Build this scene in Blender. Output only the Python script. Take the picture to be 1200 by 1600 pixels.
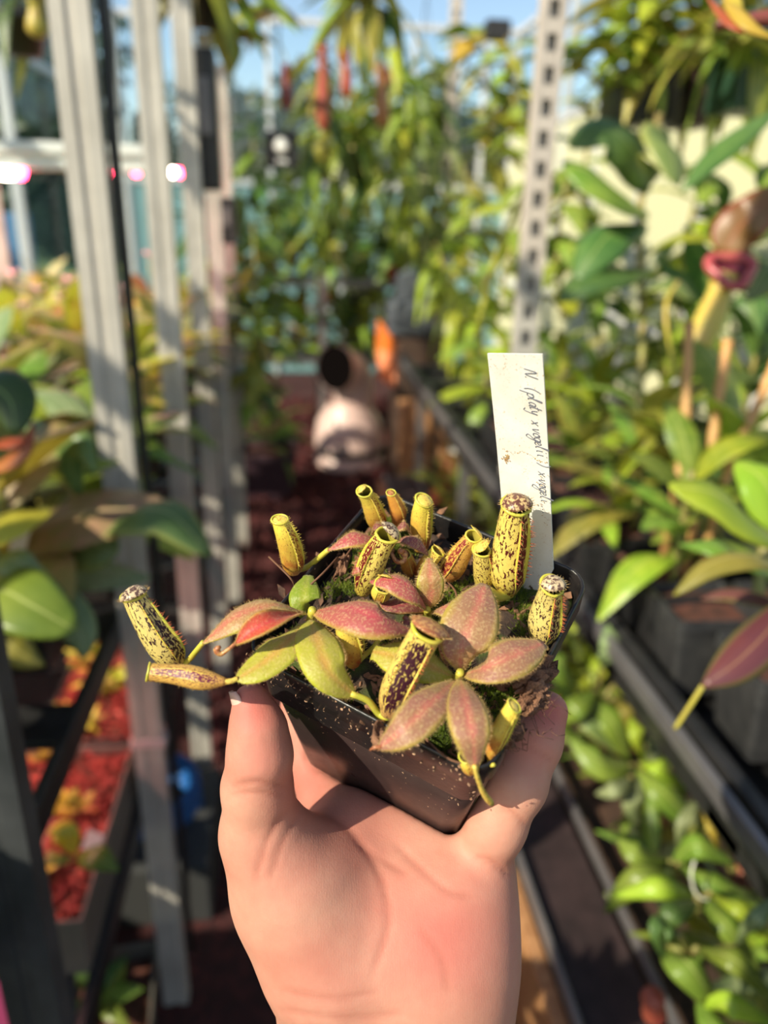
import bpy, bmesh, math, random
import numpy as np
from mathutils import Vector, Matrix
from mathutils import noise as mn

for _o in list(bpy.data.objects):
    bpy.data.objects.remove(_o)
SC = bpy.context.scene
COL = SC.collection
rnd = random.Random(11)

# ------------------------------------------------------------------ camera
F = 1200.0
_y = np.array([-.1208, .3917, -1.]); _y /= np.linalg.norm(_y)
_z = np.array([.0617, 2.583, 1.]); _z -= _y * (_y @ _z); _z /= np.linalg.norm(_z)
_x = np.cross(_y, _z)
R = np.array([_x, _y, _z])            # camera vector -> world vector
CAM = np.array([0., 0., 1.3])
cd = bpy.data.cameras.new('camera')
cam = bpy.data.objects.new('camera', cd); COL.objects.link(cam)
mw = Matrix([list(R[i]) + [CAM[i]] for i in range(3)] + [[0, 0, 0, 1]])
cam.matrix_world = mw
cd.sensor_fit = 'HORIZONTAL'; cd.sensor_width = 36; cd.lens = 36
cd.clip_start = .01; cd.clip_end = 200
cd.dof.use_dof = True; cd.dof.focus_distance = .232; cd.dof.aperture_fstop = 9.0
SC.camera = cam

# ------------------------------------------------------------------ light
wd = bpy.data.worlds.new('sky'); SC.world = wd; wd.use_nodes = True
wn = wd.node_tree.nodes; wl = wd.node_tree.links
sky = wn.new('ShaderNodeTexSky'); sky.sky_type = 'NISHITA'; sky.sun_disc = False
sky.sun_elevation = math.radians(32); sky.sun_rotation = math.radians(215)
sky.air_density = 1.1; sky.dust_density = .6; sky.ozone_density = 1.5
bg = wn['Background']; bg.inputs['Strength'].default_value = .11
wl.new(sky.outputs[0], bg.inputs['Color'])
SUNC = np.array([.62, -.36, -.70])           # direction of travel, camera frame
_s = R @ SUNC; _s /= np.linalg.norm(_s)
sd = bpy.data.lights.new('sun', 'SUN'); sun = bpy.data.objects.new('sun', sd); COL.objects.link(sun)
sd.energy = 6.0; sd.angle = math.radians(.6); sd.color = (1, .86, .66)
sun.rotation_euler = Vector(_s).to_track_quat('-Z', 'Y').to_euler()
sun.location = (0, 0, 4)
SC.view_settings.view_transform = 'Standard'; SC.view_settings.look = 'None'
SC.view_settings.exposure = .45; SC.view_settings.gamma = 1
SC.view_settings.use_curve_mapping = False

# ------------------------------------------------------------------ helpers
def ray(u, v): return R @ np.array([(u - 600) / F, (800 - v) / F, -1.])
def W(u, v, d): return CAM + ray(u, v) * d
def onX(u, v, X): r = ray(u, v); return CAM + r * (X / r[0])
def onY(u, v, Y): r = ray(u, v); return CAM + r * (Y / r[1])
def onZ(u, v, Z): r = ray(u, v); return CAM + r * ((Z - CAM[2]) / r[2])
def c2w(c): return CAM + R @ np.asarray(c, float)
def depth(p): return -(R.T @ (np.asarray(p) - CAM))[2]

def mesh(name, v, f, uv=None, smooth=True, attrs=None):
    me = bpy.data.meshes.new(name)
    me.from_pydata([tuple(map(float, p)) for p in v], [], [tuple(map(int, q)) for q in f])
    if uv is not None:
        l = me.uv_layers.new(name='UVMap')
        li = np.empty(len(me.loops), dtype=np.int32); me.loops.foreach_get('vertex_index', li)
        l.data.foreach_set('uv', np.asarray(uv, np.float32)[li].ravel())
    if attrs:
        for k, a in attrs.items():
            at = me.attributes.new(k, 'FLOAT', 'POINT'); at.data.foreach_set('value', np.asarray(a, np.float32))
    if smooth:
        me.polygons.foreach_set('use_smooth', [True] * len(me.polygons))
    me.update()
    return me

def obj(name, me, m=None, parent=None, loc=None, shared=False):
    o = bpy.data.objects.new(name, me); COL.objects.link(o)
    if m is not None:
        if shared:
            if not me.materials: me.materials.append(None)
            o.material_slots[0].link = 'OBJECT'; o.material_slots[0].material = m
        elif not me.materials: me.materials.append(m)
    if parent is not None: o.parent = parent
    if loc is not None: o.location = loc
    return o

def tag(o, label=None, cat=None, group=None, kind=None):
    if label: o['label'] = label
    if cat: o['category'] = cat
    if group: o['group'] = group
    if kind: o['kind'] = kind
    return o

def thing(name, label, cat, loc=(0, 0, 0), group=None, rotz=0):
    o = bpy.data.objects.new(name, None); COL.objects.link(o)
    o.empty_display_size = .02
    o.location = tuple(map(float, loc)); o.rotation_euler = (0, 0, rotz)
    return tag(o, label, cat, group)

def worldobj(name, me, m, parent):
    """mesh given in world coordinates, parented to an unrotated empty"""
    o = obj(name, me, m, parent)
    if parent is not None:
        p = parent
        while p is not None:
            o.location = o.location - p.location; p = p.parent
    return o

class MB:
    def __init__(s): s.v = []; s.f = []; s.uv = []
    def add(s, v, f, uv=None):
        n = len(s.v); s.v += [tuple(p) for p in v]
        s.f += [tuple(i + n for i in q) for q in f]
        s.uv += list(uv) if uv is not None else [(0, 0)] * len(v)
        return s
    def box(s, c, d, ax=None, bev=0.0):
        c = np.asarray(c, float); h = np.asarray(d, float) / 2
        A = np.eye(3) if ax is None else np.asarray(ax, float)
        bm = bmesh.new(); bmesh.ops.create_cube(bm, size=1)
        for v in bm.verts: v.co = Vector([v.co[i] * h[i] * 2 for i in range(3)])
        if bev > 0: bmesh.ops.bevel(bm, geom=bm.edges[:], offset=bev, segments=2, profile=.5, affect='EDGES')
        bm.verts.index_update()
        v = [c + A.T @ np.array(q.co) for q in bm.verts]; f = [[q.index for q in p.verts] for p in bm.faces]
        bm.free()
        return s.add(v, f)
    def bar(s, a, b, w, t, up=(0, 0, 1), bev=0.0):
        a = np.asarray(a, float); b = np.asarray(b, float); d = b - a; L = np.linalg.norm(d); d = d / L
        u = np.asarray(up, float); u = u - d * (u @ d); u /= np.linalg.norm(u); x = np.cross(d, u)
        return s.box((a + b) / 2, (w, L, t), (x, d, u), bev)
    def tube(s, pts, r, seg=8, cap=True, closed=False, prof=None):
        pts = np.asarray(pts, float); n = len(pts)
        rr = np.full(n, r) if np.isscalar(r) else np.asarray(r, float)
        T = np.gradient(pts, axis=0); T /= np.linalg.norm(T, axis=1)[:, None] + 1e-12
        ref = np.array([0, 0, 1.]) if abs(T[0][2]) < .9 else np.array([1., 0, 0])
        U = np.cross(T[0], ref); U /= np.linalg.norm(U)
        v = []; uv = []
        for i in range(n):
            U = U - T[i] * (U @ T[i]); U /= np.linalg.norm(U); V = np.cross(T[i], U)
            for k in range(seg):
                a = 2 * math.pi * k / seg
                v.append(pts[i] + rr[i] * (math.cos(a) * U + math.sin(a) * V)); uv.append((k / seg, i / max(1, n - 1)))
        f = [(i * seg + k, i * seg + (k + 1) % seg, (i + 1) * seg + (k + 1) % seg, (i + 1) * seg + k) for i in range(n - 1) for k in range(seg)]
        if cap: f.append(tuple(range(seg - 1, -1, -1))); f.append(tuple((n - 1) * seg + k for k in range(seg)))
        return s.add(v, f, uv)
    def lathe(s, prof, c, seg=24, ax=None, cap=True):
        c = np.asarray(c, float); A = np.eye(3) if ax is None else np.asarray(ax, float)
        v = []; n = len(prof)
        for r, z in prof:
            for k in range(seg):
                a = 2 * math.pi * k / seg
                v.append(c + A.T @ np.array([r * math.cos(a), r * math.sin(a), z]))
        f = [(i * seg + k, i * seg + (k + 1) % seg, (i + 1) * seg + (k + 1) % seg, (i + 1) * seg + k) for i in range(n - 1) for k in range(seg)]
        if cap: f.append(tuple(range(seg - 1, -1, -1))); f.append(tuple((n - 1) * seg + k for k in range(seg)))
        return s.add(v, f)
    def build(s, name, m, parent=None, smooth=False, kind=None, label=None, shared=False):
        me = mesh(name, s.v, s.f, s.uv, smooth)
        o = worldobj(name, me, m, parent)
        if kind: o['kind'] = kind
        if label: o['label'] = label
        return o

def struct(o): o['kind'] = 'structure'; return o

def crv(P, n=16):
    """Catmull-Rom through P, n samples"""
    P = np.asarray(P, float)
    if len(P) == 2: return P[0] + (P[1] - P[0]) * np.linspace(0, 1, n)[:, None]
    Q = np.vstack([2 * P[0] - P[1], P, 2 * P[-1] - P[-2]])
    out = []
    for t in np.linspace(0, len(P) - 1 - 1e-9, n):
        i = int(t); u = t - i; a, b, c, d = Q[i:i + 4]
        out.append(.5 * (2 * b + (c - a) * u + (2 * a - 5 * b + 4 * c - d) * u * u + (3 * b - a - 3 * c + d) * u ** 3))
    return np.array(out)

# ------------------------------------------------------------------ materials
class NT:
    def __init__(s, name):
        s.m = bpy.data.materials.new(name); s.m.use_nodes = True
        s.t = s.m.node_tree; s.n = s.t.nodes; s.bsdf = s.n['Principled BSDF']; s.out = s.n['Material Output']
    def new(s, typ, **kw):
        n = s.n.new('ShaderNode' + typ)
        for k, v in kw.items(): setattr(n, k, v)
        return n
    def link(s, a, b): s.t.links.new(a, b)
    def val(s, sock, v):
        if isinstance(v, bpy.types.NodeSocket): s.link(v, sock)
        elif isinstance(v, (tuple, list)) and len(v) == 3 and sock.type == 'RGBA': sock.default_value = (*v, 1)
        else: sock.default_value = v
    def noise(s, scale, detail=4, rough=.55, vec=None, dist=0, out='Fac'):
        n = s.new('TexNoise'); n.inputs['Scale'].default_value = scale; n.inputs['Detail'].default_value = detail
        n.inputs['Roughness'].default_value = rough; n.inputs['Distortion'].default_value = dist
        if vec is not None: s.link(vec, n.inputs['Vector'])
        return n.outputs[out]
    def vor(s, scale, vec=None, feature='F1', rand=1, out='Distance'):
        n = s.new('TexVoronoi', feature=feature); n.inputs['Scale'].default_value = scale; n.inputs['Randomness'].default_value = rand
        if vec is not None: s.link(vec, n.inputs['Vector'])
        return n.outputs[out]
    def ramp(s, fac, stops, interp='LINEAR'):
        n = s.new('ValToRGB'); n.color_ramp.interpolation = interp; e = n.color_ramp.elements
        while len(e) < len(stops): e.new(.5)
        for q, (p, c) in zip(e, stops):
            q.position = p; q.color = (*c, 1) if isinstance(c, (tuple, list)) else (c, c, c, 1)
        s.link(fac, n.inputs['Fac']); return n.outputs['Color']
    def mix(s, f, a, b, mode='MIX'):
        n = s.new('Mix', data_type='RGBA', blend_type=mode)
        s.val(n.inputs[0], f); s.val(n.inputs[6], a); s.val(n.inputs[7], b); return n.outputs[2]
    def math(s, op, a, b=None, c=None, clamp=False):
        n = s.new('Math', operation=op, use_clamp=clamp); s.val(n.inputs[0], a)
        if b is not None: s.val(n.inputs[1], b)
        if c is not None: s.val(n.inputs[2], c)
        return n.outputs[0]
    def uv(s): return s.new('TexCoord').outputs['UV']
    def ob(s): return s.new('TexCoord').outputs['Object']
    def attr(s, n): a = s.new('Attribute'); a.attribute_name = n; return a.outputs['Fac']
    def sep(s, v): n = s.new('SeparateXYZ'); s.link(v, n.inputs[0]); return n.outputs
    def mapv(s, v, scale): n = s.new('Mapping'); n.inputs['Scale'].default_value = scale; s.link(v, n.inputs['Vector']); return n.outputs[0]
    def bump(s, h, strength=.3, dist=.001):
        n = s.new('Bump'); n.inputs['Strength'].default_value = strength; n.inputs['Distance'].default_value = dist
        s.link(h, n.inputs['Height']); s.link(n.outputs[0], s.bsdf.inputs['Normal']); return n.outputs[0]
    def set(s, **kw):
        for k, v in kw.items(): s.val(s.bsdf.inputs[k.replace('_', ' ')], v)
        return s
    def translucent(s, col, fac):
        t = s.new('BsdfTranslucent'); s.val(t.inputs['Color'], col)
        mx = s.new('MixShader'); s.val(mx.inputs[0], fac)
        s.link(s.bsdf.outputs[0], mx.inputs[1]); s.link(t.outputs[0], mx.inputs[2]); s.link(mx.outputs[0], s.out.inputs[0])
        return s

_mc = {}
def plain(name, col, rough=.5, metal=0., col2=None, nscale=8, bump=0, bscale=60, bdist=.001, spec=.5):
    if name in _mc: return _mc[name]
    t = NT(name); t.set(Roughness=rough, Metallic=metal, Specular_IOR_Level=spec)
    if col2 is not None:
        t.set(Base_Color=t.ramp(t.noise(nscale, 5, .6, t.ob()), [(.35, col), (.65, col2)]))
    else: t.set(Base_Color=col)
    if bump: t.bump(t.noise(bscale, 4, .6, t.ob()), bump, bdist)
    _mc[name] = t.m; return t.m

def leafmat(name, c1, c2, rib, rough=.38, tr=.3, scale=9, edge=None):
    """background leaf: mottled c1/c2, paler midrib, optional edge tint"""
    if name in _mc: return _mc[name]
    t = NT(name); uv = t.uv(); x = t.sep(uv)[0]
    ax = t.math('ABSOLUTE', t.math('SUBTRACT', x, .5))
    c = t.ramp(t.noise(scale, 4, .6, t.ob()), [(.35, c1), (.68, c2)])
    oi = t.new('ObjectInfo').outputs['Random']
    h = t.new('HueSaturation'); t.link(t.math('MULTIPLY_ADD', oi, .05, .475), h.inputs['Hue'])
    t.link(t.math('MULTIPLY_ADD', oi, .5, .75), h.inputs['Value']); t.link(c, h.inputs['Color']); c = h.outputs[0]
    if edge is not None: c = t.mix(t.math('MULTIPLY_ADD', ax, 5, -1.75, clamp=True), c, edge)
    c = t.mix(t.math('MULTIPLY_ADD', ax, -28, 1.0, clamp=True), c, rib)
    t.set(Base_Color=c, Roughness=rough, Specular_IOR_Level=.5)
    t.translucent(c, tr)
    _mc[name] = t.m; return t.m

def leafgeo(P, hw, nrm, curl=.25, fold=.0, a=.9, pet=.12, n=22, m=12, q=.85, quilt=.04, seed=0, tipw=.1):
    P = crv(P, n); T = np.gradient(P, axis=0); T /= np.linalg.norm(T, axis=1)[:, None]
    nrm = np.asarray(nrm, float); v = []; uv = []; ed = []; dd = []
    for i in range(n):
        s = np.cross(T[i], nrm); s /= np.linalg.norm(s); k = np.cross(s, T[i]); tt = i / (n - 1)
        w = hw * max(pet if tt < .5 else tipw, math.sin(math.pi * tt ** a) ** q)
        if tt > .97: w = hw * tipw
        for j in range(m + 1):
            x = j / m * 2 - 1
            z = -curl * w * x * x + fold * w * abs(x) - .05 * w * math.exp(-(x / .1) ** 2) + quilt * w * mn.noise((tt * 7 + seed * 3.1, x * 2.5, seed))
            v.append(P[i] + s * w * x + k * z); uv.append((j / m, tt))
        ed += [v[-1], v[-1 - m]]; dd += [s, -s]
    f = [(i * (m + 1) + j, i * (m + 1) + j + 1, (i + 1) * (m + 1) + j + 1, (i + 1) * (m + 1) + j) for i in range(n - 1) for j in range(m)]
    return v, f, uv, ed, dd

# ================================================================== GREENHOUSE SHELL
t = NT('mulch'); oc = t.ob()
c = t.ramp(t.vor(34, oc, out='Color') if False else t.noise(40, 6, .75, oc), [(.3, (.02, .005, .005)), (.5, (.06, .010, .010)), (.7, (.15, .03, .026))])
t.set(Base_Color=c, Roughness=.85); t.bump(t.noise(60, 5, .7, oc), .9, .02); MULCH = t.m
mb = MB(); mb.box((.3, 2.6, -.03), (4.2, 8.4, .06)); fl = struct(mb.build('floor', MULCH)); fl['label'] = 'greenhouse floor covered in dark red bark mulch'
ALU = plain('white_aluminium', (.62, .64, .64), .4, .1, (.5, .53, .55), 5)
t = NT('clear_glass'); tr = t.new('BsdfTransparent'); tr.inputs[0].default_value = (.93, .97, .98, 1); gl = t.new('BsdfGlossy'); gl.inputs['Roughness'].default_value = .03
mx = t.new('MixShader'); mx.inputs[0].default_value = .06; t.link(tr.outputs[0], mx.inputs[1]); t.link(gl.outputs[0], mx.inputs[2]); t.link(mx.outputs[0], t.out.inputs[0]); GLASS = t.m
t = NT('frosted_panel_cream'); tl_ = t.new('BsdfTranslucent'); tl_.inputs[0].default_value = (.86, .87, .62, 1); df = t.new('BsdfDiffuse'); df.inputs[0].default_value = (.84, .85, .62, 1)
mx = t.new('MixShader'); mx.inputs[0].default_value = .5; t.link(tl_.outputs[0], mx.inputs[1]); t.link(df.outputs[0], mx.inputs[2]); t.link(mx.outputs[0], t.out.inputs[0]); CREAM = t.m
t = NT('frosted_panel_teal'); tl_ = t.new('BsdfTranslucent'); tl_.inputs[0].default_value = (.42, .66, .66, 1); df = t.new('BsdfDiffuse'); df.inputs[0].default_value = (.36, .58, .60, 1)
mx = t.new('MixShader'); mx.inputs[0].default_value = .5; t.link(tl_.outputs[0], mx.inputs[1]); t.link(df.outputs[0], mx.inputs[2]); t.link(mx.outputs[0], t.out.inputs[0]); TEAL = t.m

def wallframe(name, label, fixed, axis, lo_, hi_, step, zr, ztop, fills, th=.035):
    """aluminium glazing frame; the frame is one mesh, every pane a part"""
    mb = MB(); n = int(round((hi_ - lo_) / step))
    def P(s, z): return (s, fixed, z) if axis == 'x' else (fixed, s, z)
    for i in range(n + 1):
        s = lo_ + i * step; a, b = P(s, 0), P(s, ztop); mb.bar(a, b, th, .05, (0, 1, 0) if axis == 'x' else (1, 0, 0), .004)
    for z in zr + [ztop]: mb.bar(P(lo_, z), P(hi_, z), th, .045, (0, 0, 1), .004)
    w = struct(mb.build(name, ALU)); w['label'] = label
    zz = [0] + zr + [ztop]
    for i in range(n):
        for k in range(len(zz) - 1):
            m = fills[k]
            if m is None: continue
            p = MB(); a = P(lo_ + (i + .5) * step, (zz[k] + zz[k + 1]) / 2); d = (step - th, .006, zz[k + 1] - zz[k] - th)
            p.box(a, d if axis == 'x' else (d[1], d[0], d[2])); p.build('pane', m, w)
    return w
wallframe('wall_left', 'glazed greenhouse side wall with white aluminium bars', -1.25, 'y', -1.2, 6.6, 1.3, [.75, 1.95], 2.6, [TEAL, GLASS, GLASS])
wallframe('wall_back', 'glazed greenhouse end wall with pale teal lower panels', 6.6, 'x', -1.25, 2.05, .55, [.55, 1.5], 2.6, [TEAL, TEAL, GLASS])
wallframe('wall_right', 'greenhouse side wall of cream frosted panels in white bars', 1.75, 'y', 1.4, 6.6, .65, [.8, 1.9], 2.6, [CREAM, CREAM, GLASS])
# gravel bed and ground outside
mb = MB(); mb.box((0, 12, -.1), (60, 50, .06)); g = struct(mb.build('ground', plain('lawn', (.05, .10, .02), .9, 0, (.08, .13, .03), 3))); g['label'] = 'grass outside the greenhouse'

# ================================================================== bark chips on the floor of the aisle
rb = random.Random(21)
def chips(name, n, fn, smin, smax, m, parent=None, label=None, cat=None):
    v = []; f = []
    for i in range(n):
        p = np.asarray(fn(), float); s = rb.uniform(smin, smax); k = len(v)
        q, _ = np.linalg.qr(np.array([[rb.gauss(0, 1) for _ in range(3)] for _ in range(3)])); dm = np.array([s, s * rb.uniform(.4, .75), s * rb.uniform(.18, .35)])
        for x, y, z in ((1, .2, 0), (-1, -.2, 0), (0, 1, .2), (0, -1, -.2), (0, 0, 1), (0, 0, -1)): v.append(p + q @ (dm * (x, y, z)))
        f += [tuple(k + j for j in g) for g in ((0, 2, 4), (2, 1, 4), (1, 3, 4), (3, 0, 4), (2, 0, 5), (1, 2, 5), (3, 1, 5), (0, 3, 5))]
    o = worldobj(name, mesh(name, v, f, smooth=False), m, parent); o['kind'] = 'stuff'
    if label: o['label'] = label
    if cat: o['category'] = cat
    return o
redbark = plain('red_bark', (.13, .022, .020), .8, 0, (.05, .009, .009), 25)
chips('bark_mulch', 5200, lambda: (rb.uniform(-.25, .75), rb.uniform(1.6, 5.6), rb.uniform(.0, .025)), .012, .034, redbark, None, 'dark red bark mulch spread over the aisle floor', 'mulch')

# ================================================================== LEFT METAL SHELVING
t = NT('galvanised_steel'); oc = t.ob()
t.set(Base_Color=t.ramp(t.noise(14, 5, .6, oc), [(.3, (.46, .42, .37)), (.7, (.62, .57, .51))]), Metallic=.15, Roughness=t.ramp(t.noise(30, 4, .6, oc), [(.3, .38), (.7, .55)]))
t.bump(t.noise(120, 4, .6, oc), .15, .001); STEEL = t.m
BLACKP = plain('black_plastic', (.012, .012, .013), .4, 0, (.03, .028, .028), 20)
GREYR = plain('grey_rail', (.17, .16, .165), .38, .5, (.24, .22, .22), 12)
SX = -.228
shv = thing('metal_shelving', 'galvanised steel shelving with a row of slotted upright posts', 'shelving', (SX - .3, 1.9, 0))
def channel(mb, x, y, z0, z1, w=.042, dp=.026, flip=1):
    """C-shaped upright: web facing the aisle end, lips and a centre groove"""
    pr = [(-w / 2, 0), (-w * .14, 0), (-w * .1, .003), (w * .1, .003), (w * .14, 0), (w / 2, 0), (w / 2, dp), (w * .3, dp), (w * .3, dp - .0025), (w / 2 - .0025, dp - .0025), (w / 2 - .0025, .0025), (w * .12, .0055), (-w * .12, .0055), (-w / 2 + .0025, .0025), (-w / 2 + .0025, dp - .0025), (-w * .3, dp - .0025), (-w * .3, dp), (-w / 2, dp)]
    n = len(pr); v = [(x + a, y + b * flip, z) for z in (z0, z1) for a, b in pr]
    mb.add(v, [(i, (i + 1) % n, n + (i + 1) % n, n + i) for i in range(n)] + [tuple(range(n)), tuple(range(2 * n - 1, n - 1, -1))])
for i in range(6):
    mb = MB(); channel(mb, SX, .475 + .497 * i, 0, 2.15 if i < 3 else 1.75); mb.build('post', STEEL if i else plain('shade_toned_steel', (.06, .065, .068), .4, .4, (.12, .125, .13), 12), shv, label=None if i else 'dark grey post')  # nearest post: its shade is put into a darker steel colour
for i in range(0, 6, 2):
    mb = MB(); channel(mb, SX - .62, .475 + .497 * i, 0, 1.75); mb.build('post', STEEL, shv)
SZ, SZ2 = .765, .435
for z in (SZ, SZ2):
    for x in (SX - .028, SX - .62):
        mb = MB(); mb.bar((x, -.8, z - .018), (x, 3.05, z - .018), .012, .04, (0, 0, 1), .002); mb.build('shelf_rail', BLACKP, shv)
    for k in range(15):
        mb = MB(); y = .3 + .225 * k; mb.box((SX - .324, y, z - .008), (.58, .07, .012), bev=.002); mb.build('shelf_slat', BLACKP, shv)
mb = MB(); mb.tube(crv([(SX + .03, .985 + .012, z) for z in (.1, .5, .9, 1.3, 1.7, 2.1)], 20) + np.random.RandomState(1).normal(0, .0015, (20, 3)), .006, 8)
tag(mb.build('power_cable', BLACKP, None, True), 'black cable running down beside the foremost whole steel post', 'cable')
mb = MB(); mb.box((SX + .0005, .99, .555), (.052, .04, .016), bev=.003); mb.build('clip', plain('pink_clip', (.62, .48, .46), .5), shv)
mb = MB()
mb.bar((SX - .01, .50, .30), (SX - .3, 1.45, .30), .02, .02, (0, 0, 1), .002); mb.build('brace', GREYR, shv)

# ================================================================== RIGHT BENCH
t = NT('plank_wood'); oc = t.ob(); c = t.ramp(t.noise(1.0, 5, .6, t.mapv(oc, (40, 40, 3)), 1.2), [(.3, (.30, .13, .05)), (.7, (.52, .27, .12))]); t.set(Base_Color=c, Roughness=.6); WOOD = t.m
bn = thing('plant_bench', 'two-tier plant bench with grey metal edge rails and a wooden front plank', 'bench', (.7, 2, 0))
BZ, BZ2 = .785, .46
mb = MB(); mb.bar((.40, .1, BZ), (.40, 2.95, BZ), .010, .022, (0, 0, 1), .002); mb.build('upper_rail', GREYR, bn, label='grey upper edge rail')
mb = MB(); mb.bar((.418, .1, BZ - .02), (.418, 2.95, BZ - .02), .016, .075, (0, 0, 1), .003); mb.build('gutter', BLACKP, bn, label='black gutter behind the upper rail')
for k in range(10):
    mb = MB(); mb.box((.78, .25 + .3 * k, BZ - .045), (.74, .06, .02), bev=.002); mb.build('upper_slat', BLACKP, bn)
mb = MB(); mb.box((.74, 1.53, BZ - .062), (.6, 2.84, .006)); mb.build('upper_tray', BLACKP, bn)
mb = MB(); mb.bar((.30, .1, BZ2), (.30, 2.5, BZ2), .008, .02, (0, 0, 1), .002); mb.build('lower_rail', GREYR, bn)
mb = MB(); mb.bar((.405, .1, BZ2 + .01), (.405, 2.5, BZ2 + .01), .008, .016, (0, 0, 1), .002); mb.build('tray_rail', GREYR, bn)
mb = MB(); mb.box((.35, 1.3, BZ2 - .012), (.095, 2.4, .012)); mb.build('ledge', plain('dark_ledge', (.028, .018, .018), .55, 0, (.05, .03, .03), 30, .4, 60), bn, label='dark dirty ledge')
mb = MB(); mb.box((.75, 1.3, BZ2 - .03), (.7, 2.4, .012)); mb.build('lower_tray', plain('dark_soil_tray', (.03, .018, .012), .8, 0, (.10, .05, .03), 40, .5, 80), bn)
mb = MB(); mb.box((.288, 1.3, BZ2 - .10), (.02, 2.4, .16), bev=.003); mb.build('front_plank', WOOD, bn, label='orange brown wooden plank')
for k in range(4):
    mb = MB(); mb.box((.296, .3 + k * .72, BZ2 / 2 - .1), (.045, .045, BZ2 - .2)); mb.build('leg', WOOD, bn)
    mb = MB(); mb.box((1.1, .3 + k * .72, BZ / 2 - .03), (.045, .045, BZ - .06)); mb.build('leg', WOOD, bn)
    mb = MB(); mb.box((.43, .3 + k * .72 + .1, (BZ + BZ2) / 2 - .03), (.025, .025, BZ - BZ2 - .05)); mb.build('upright', GREYR, bn)
for k in range(5):
    mb = MB(); mb.lathe([(.0, -.004), (.004, -.004), (.004, .0), (.007, .0), (.007, .004), (.0, .005)], (.303, .62 + .13 * k, BZ2 - .012), 10, ((0, 0, 1), (0, 1, 0), (1, 0, 0))); mb.build('rail_clip', plain('clear_clip', (.6, .6, .62), .3), bn)
# slotted post by the right bench
def slotted(name, label, x, y, z0, z1, w, parent=None, pitch=.05):
    th = thing(name, label, 'post', (x, y, z0))
    nb = int((z1 - z0) / pitch); mb = MB()
    for s in (-1, 1): mb.box((x + s * w * .36, y, (z0 + z1) / 2), (w * .28, .003, z1 - z0))
    for k in range(nb + 1): mb.box((x, y, z0 + k * pitch), (w * .46, .003, pitch * .45))
    mb.box((x + w * .5, y + w * .2, (z0 + z1) / 2), (.003, w * .4, z1 - z0))
    mb.box((x - w * .5, y + w * .2, (z0 + z1) / 2), (.003, w * .4, z1 - z0))
    mb.build('channel', STEEL, th)
    mb = MB(); mb.box((x, y + w * .38, (z0 + z1) / 2), (w, .003, z1 - z0)); mb.build('back_web', plain('dull_steel', (.33, .32, .30), .5, .1), th); return th
pr_ = onX(845, 260, .45); slotted('slotted_post', 'grey slotted steel post rising from the right-hand bench', pr_[0], pr_[1], BZ - .03, 2.2, .044)
pf = onY(700, 300, 3.9); slotted('slotted_post', 'thin slotted steel post farther down the bench', pf[0], pf[1], .0, 2.2, .05, pitch=.06)

# ================================================================== trees and hedge outside
t = NT('tree_leaf'); c = t.ramp(t.noise(.8, 3, .6, t.ob()), [(.3, (.010, .035, .012)), (.7, (.035, .08, .022))]); t.set(Base_Color=c, Roughness=.5); t.translucent((.07, .15, .03), .2); TREEL = t.m
trunkm = plain('bark_trunk', (.10, .07, .05), .9, 0, (.05, .035, .025), 6)
rt = random.Random(77)
def tree(label, x, y, h, r, n=4200, ls=.15):
    th = thing('garden_tree', label, 'tree', (x, y, 0), 'trees outside the greenhouse')
    mb = MB(); mb.tube(crv([(x, y, 0), (x + .08, y, h * .3), (x - .05, y + .1, h * .75)], 10), np.linspace(.16, .05, 10), 8); mb.build('trunk', trunkm, th, True)
    v = []; f = []
    cl = [(rt.gauss(0, .45) * r, rt.gauss(0, .45) * r, h * (.32 + .62 * rt.random()), r * rt.uniform(.3, .5)) for _ in range(16)]
    for i in range(n):
        cx, cy, cz, cr = rt.choice(cl); d = np.array([rt.gauss(0, 1) for _ in range(3)]); d /= np.linalg.norm(d)
        p = np.array([x + cx, y + cy, cz]) + d * cr * rt.random() ** .4
        a = np.array([rt.gauss(0, 1) for _ in range(3)]); a /= np.linalg.norm(a); b = np.cross(a, d); b /= np.linalg.norm(b) + 1e-6; s = ls * rt.uniform(.6, 1.3); k = len(v)
        v += [p - a * s, p - b * s * .45 + d * s * .1, p + a * s, p + b * s * .45 + d * s * .1]; f.append((k, k + 1, k + 2, k + 3))
    o = worldobj('foliage', mesh('foliage', v, f, smooth=False), TREEL, th); o['kind'] = 'stuff'
for lb, x, y, h, r in (('dark green tree outside the left glazing, beyond the lamp bars', -3.4, 9.5, 3.6, 1.5), ('broad dark tree outside the left glazing, nearest the corner', -4.6, 11.5, 4.0, 2.0), ('tree beyond the end wall, behind the hanging baskets', -.4, 12.5, 3.0, 1.5), ('low bushy tree beyond the end wall, right of the baskets', 2.6, 12.0, 2.5, 1.6), ('tall tree outside past the right-hand corner', 5.5, 11.5, 3.9, 1.9), ('tree standing outside the cream frosted side wall', 5.2, 7.4, 3.5, 1.6), ('young tree just outside the left glazing', -2.6, 7.2, 2.6, .9), ('round tree on the lawn outside, level with the near shelving', -5.6, 1.5, 2.7, 1.5), ('bushy tree on the lawn outside, level with the grow lamps', -5.2, 4.6, 2.9, 1.6), ('tree at the lawn edge behind the blue screen', -6.5, 7.6, 3.2, 1.7)):
    tree(lb, x, y, h, r)
bluem = plain('blue_cover', (.05, .16, .34), .5, 0, (.08, .22, .42), 3)
mb = MB(); mb.box((-2.75, 6.6, .62), (1.5, .06, 1.24), bev=.02); tag(mb.build('garden_screen', bluem), 'blue screen standing outside the left glazing', 'screen')
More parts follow.
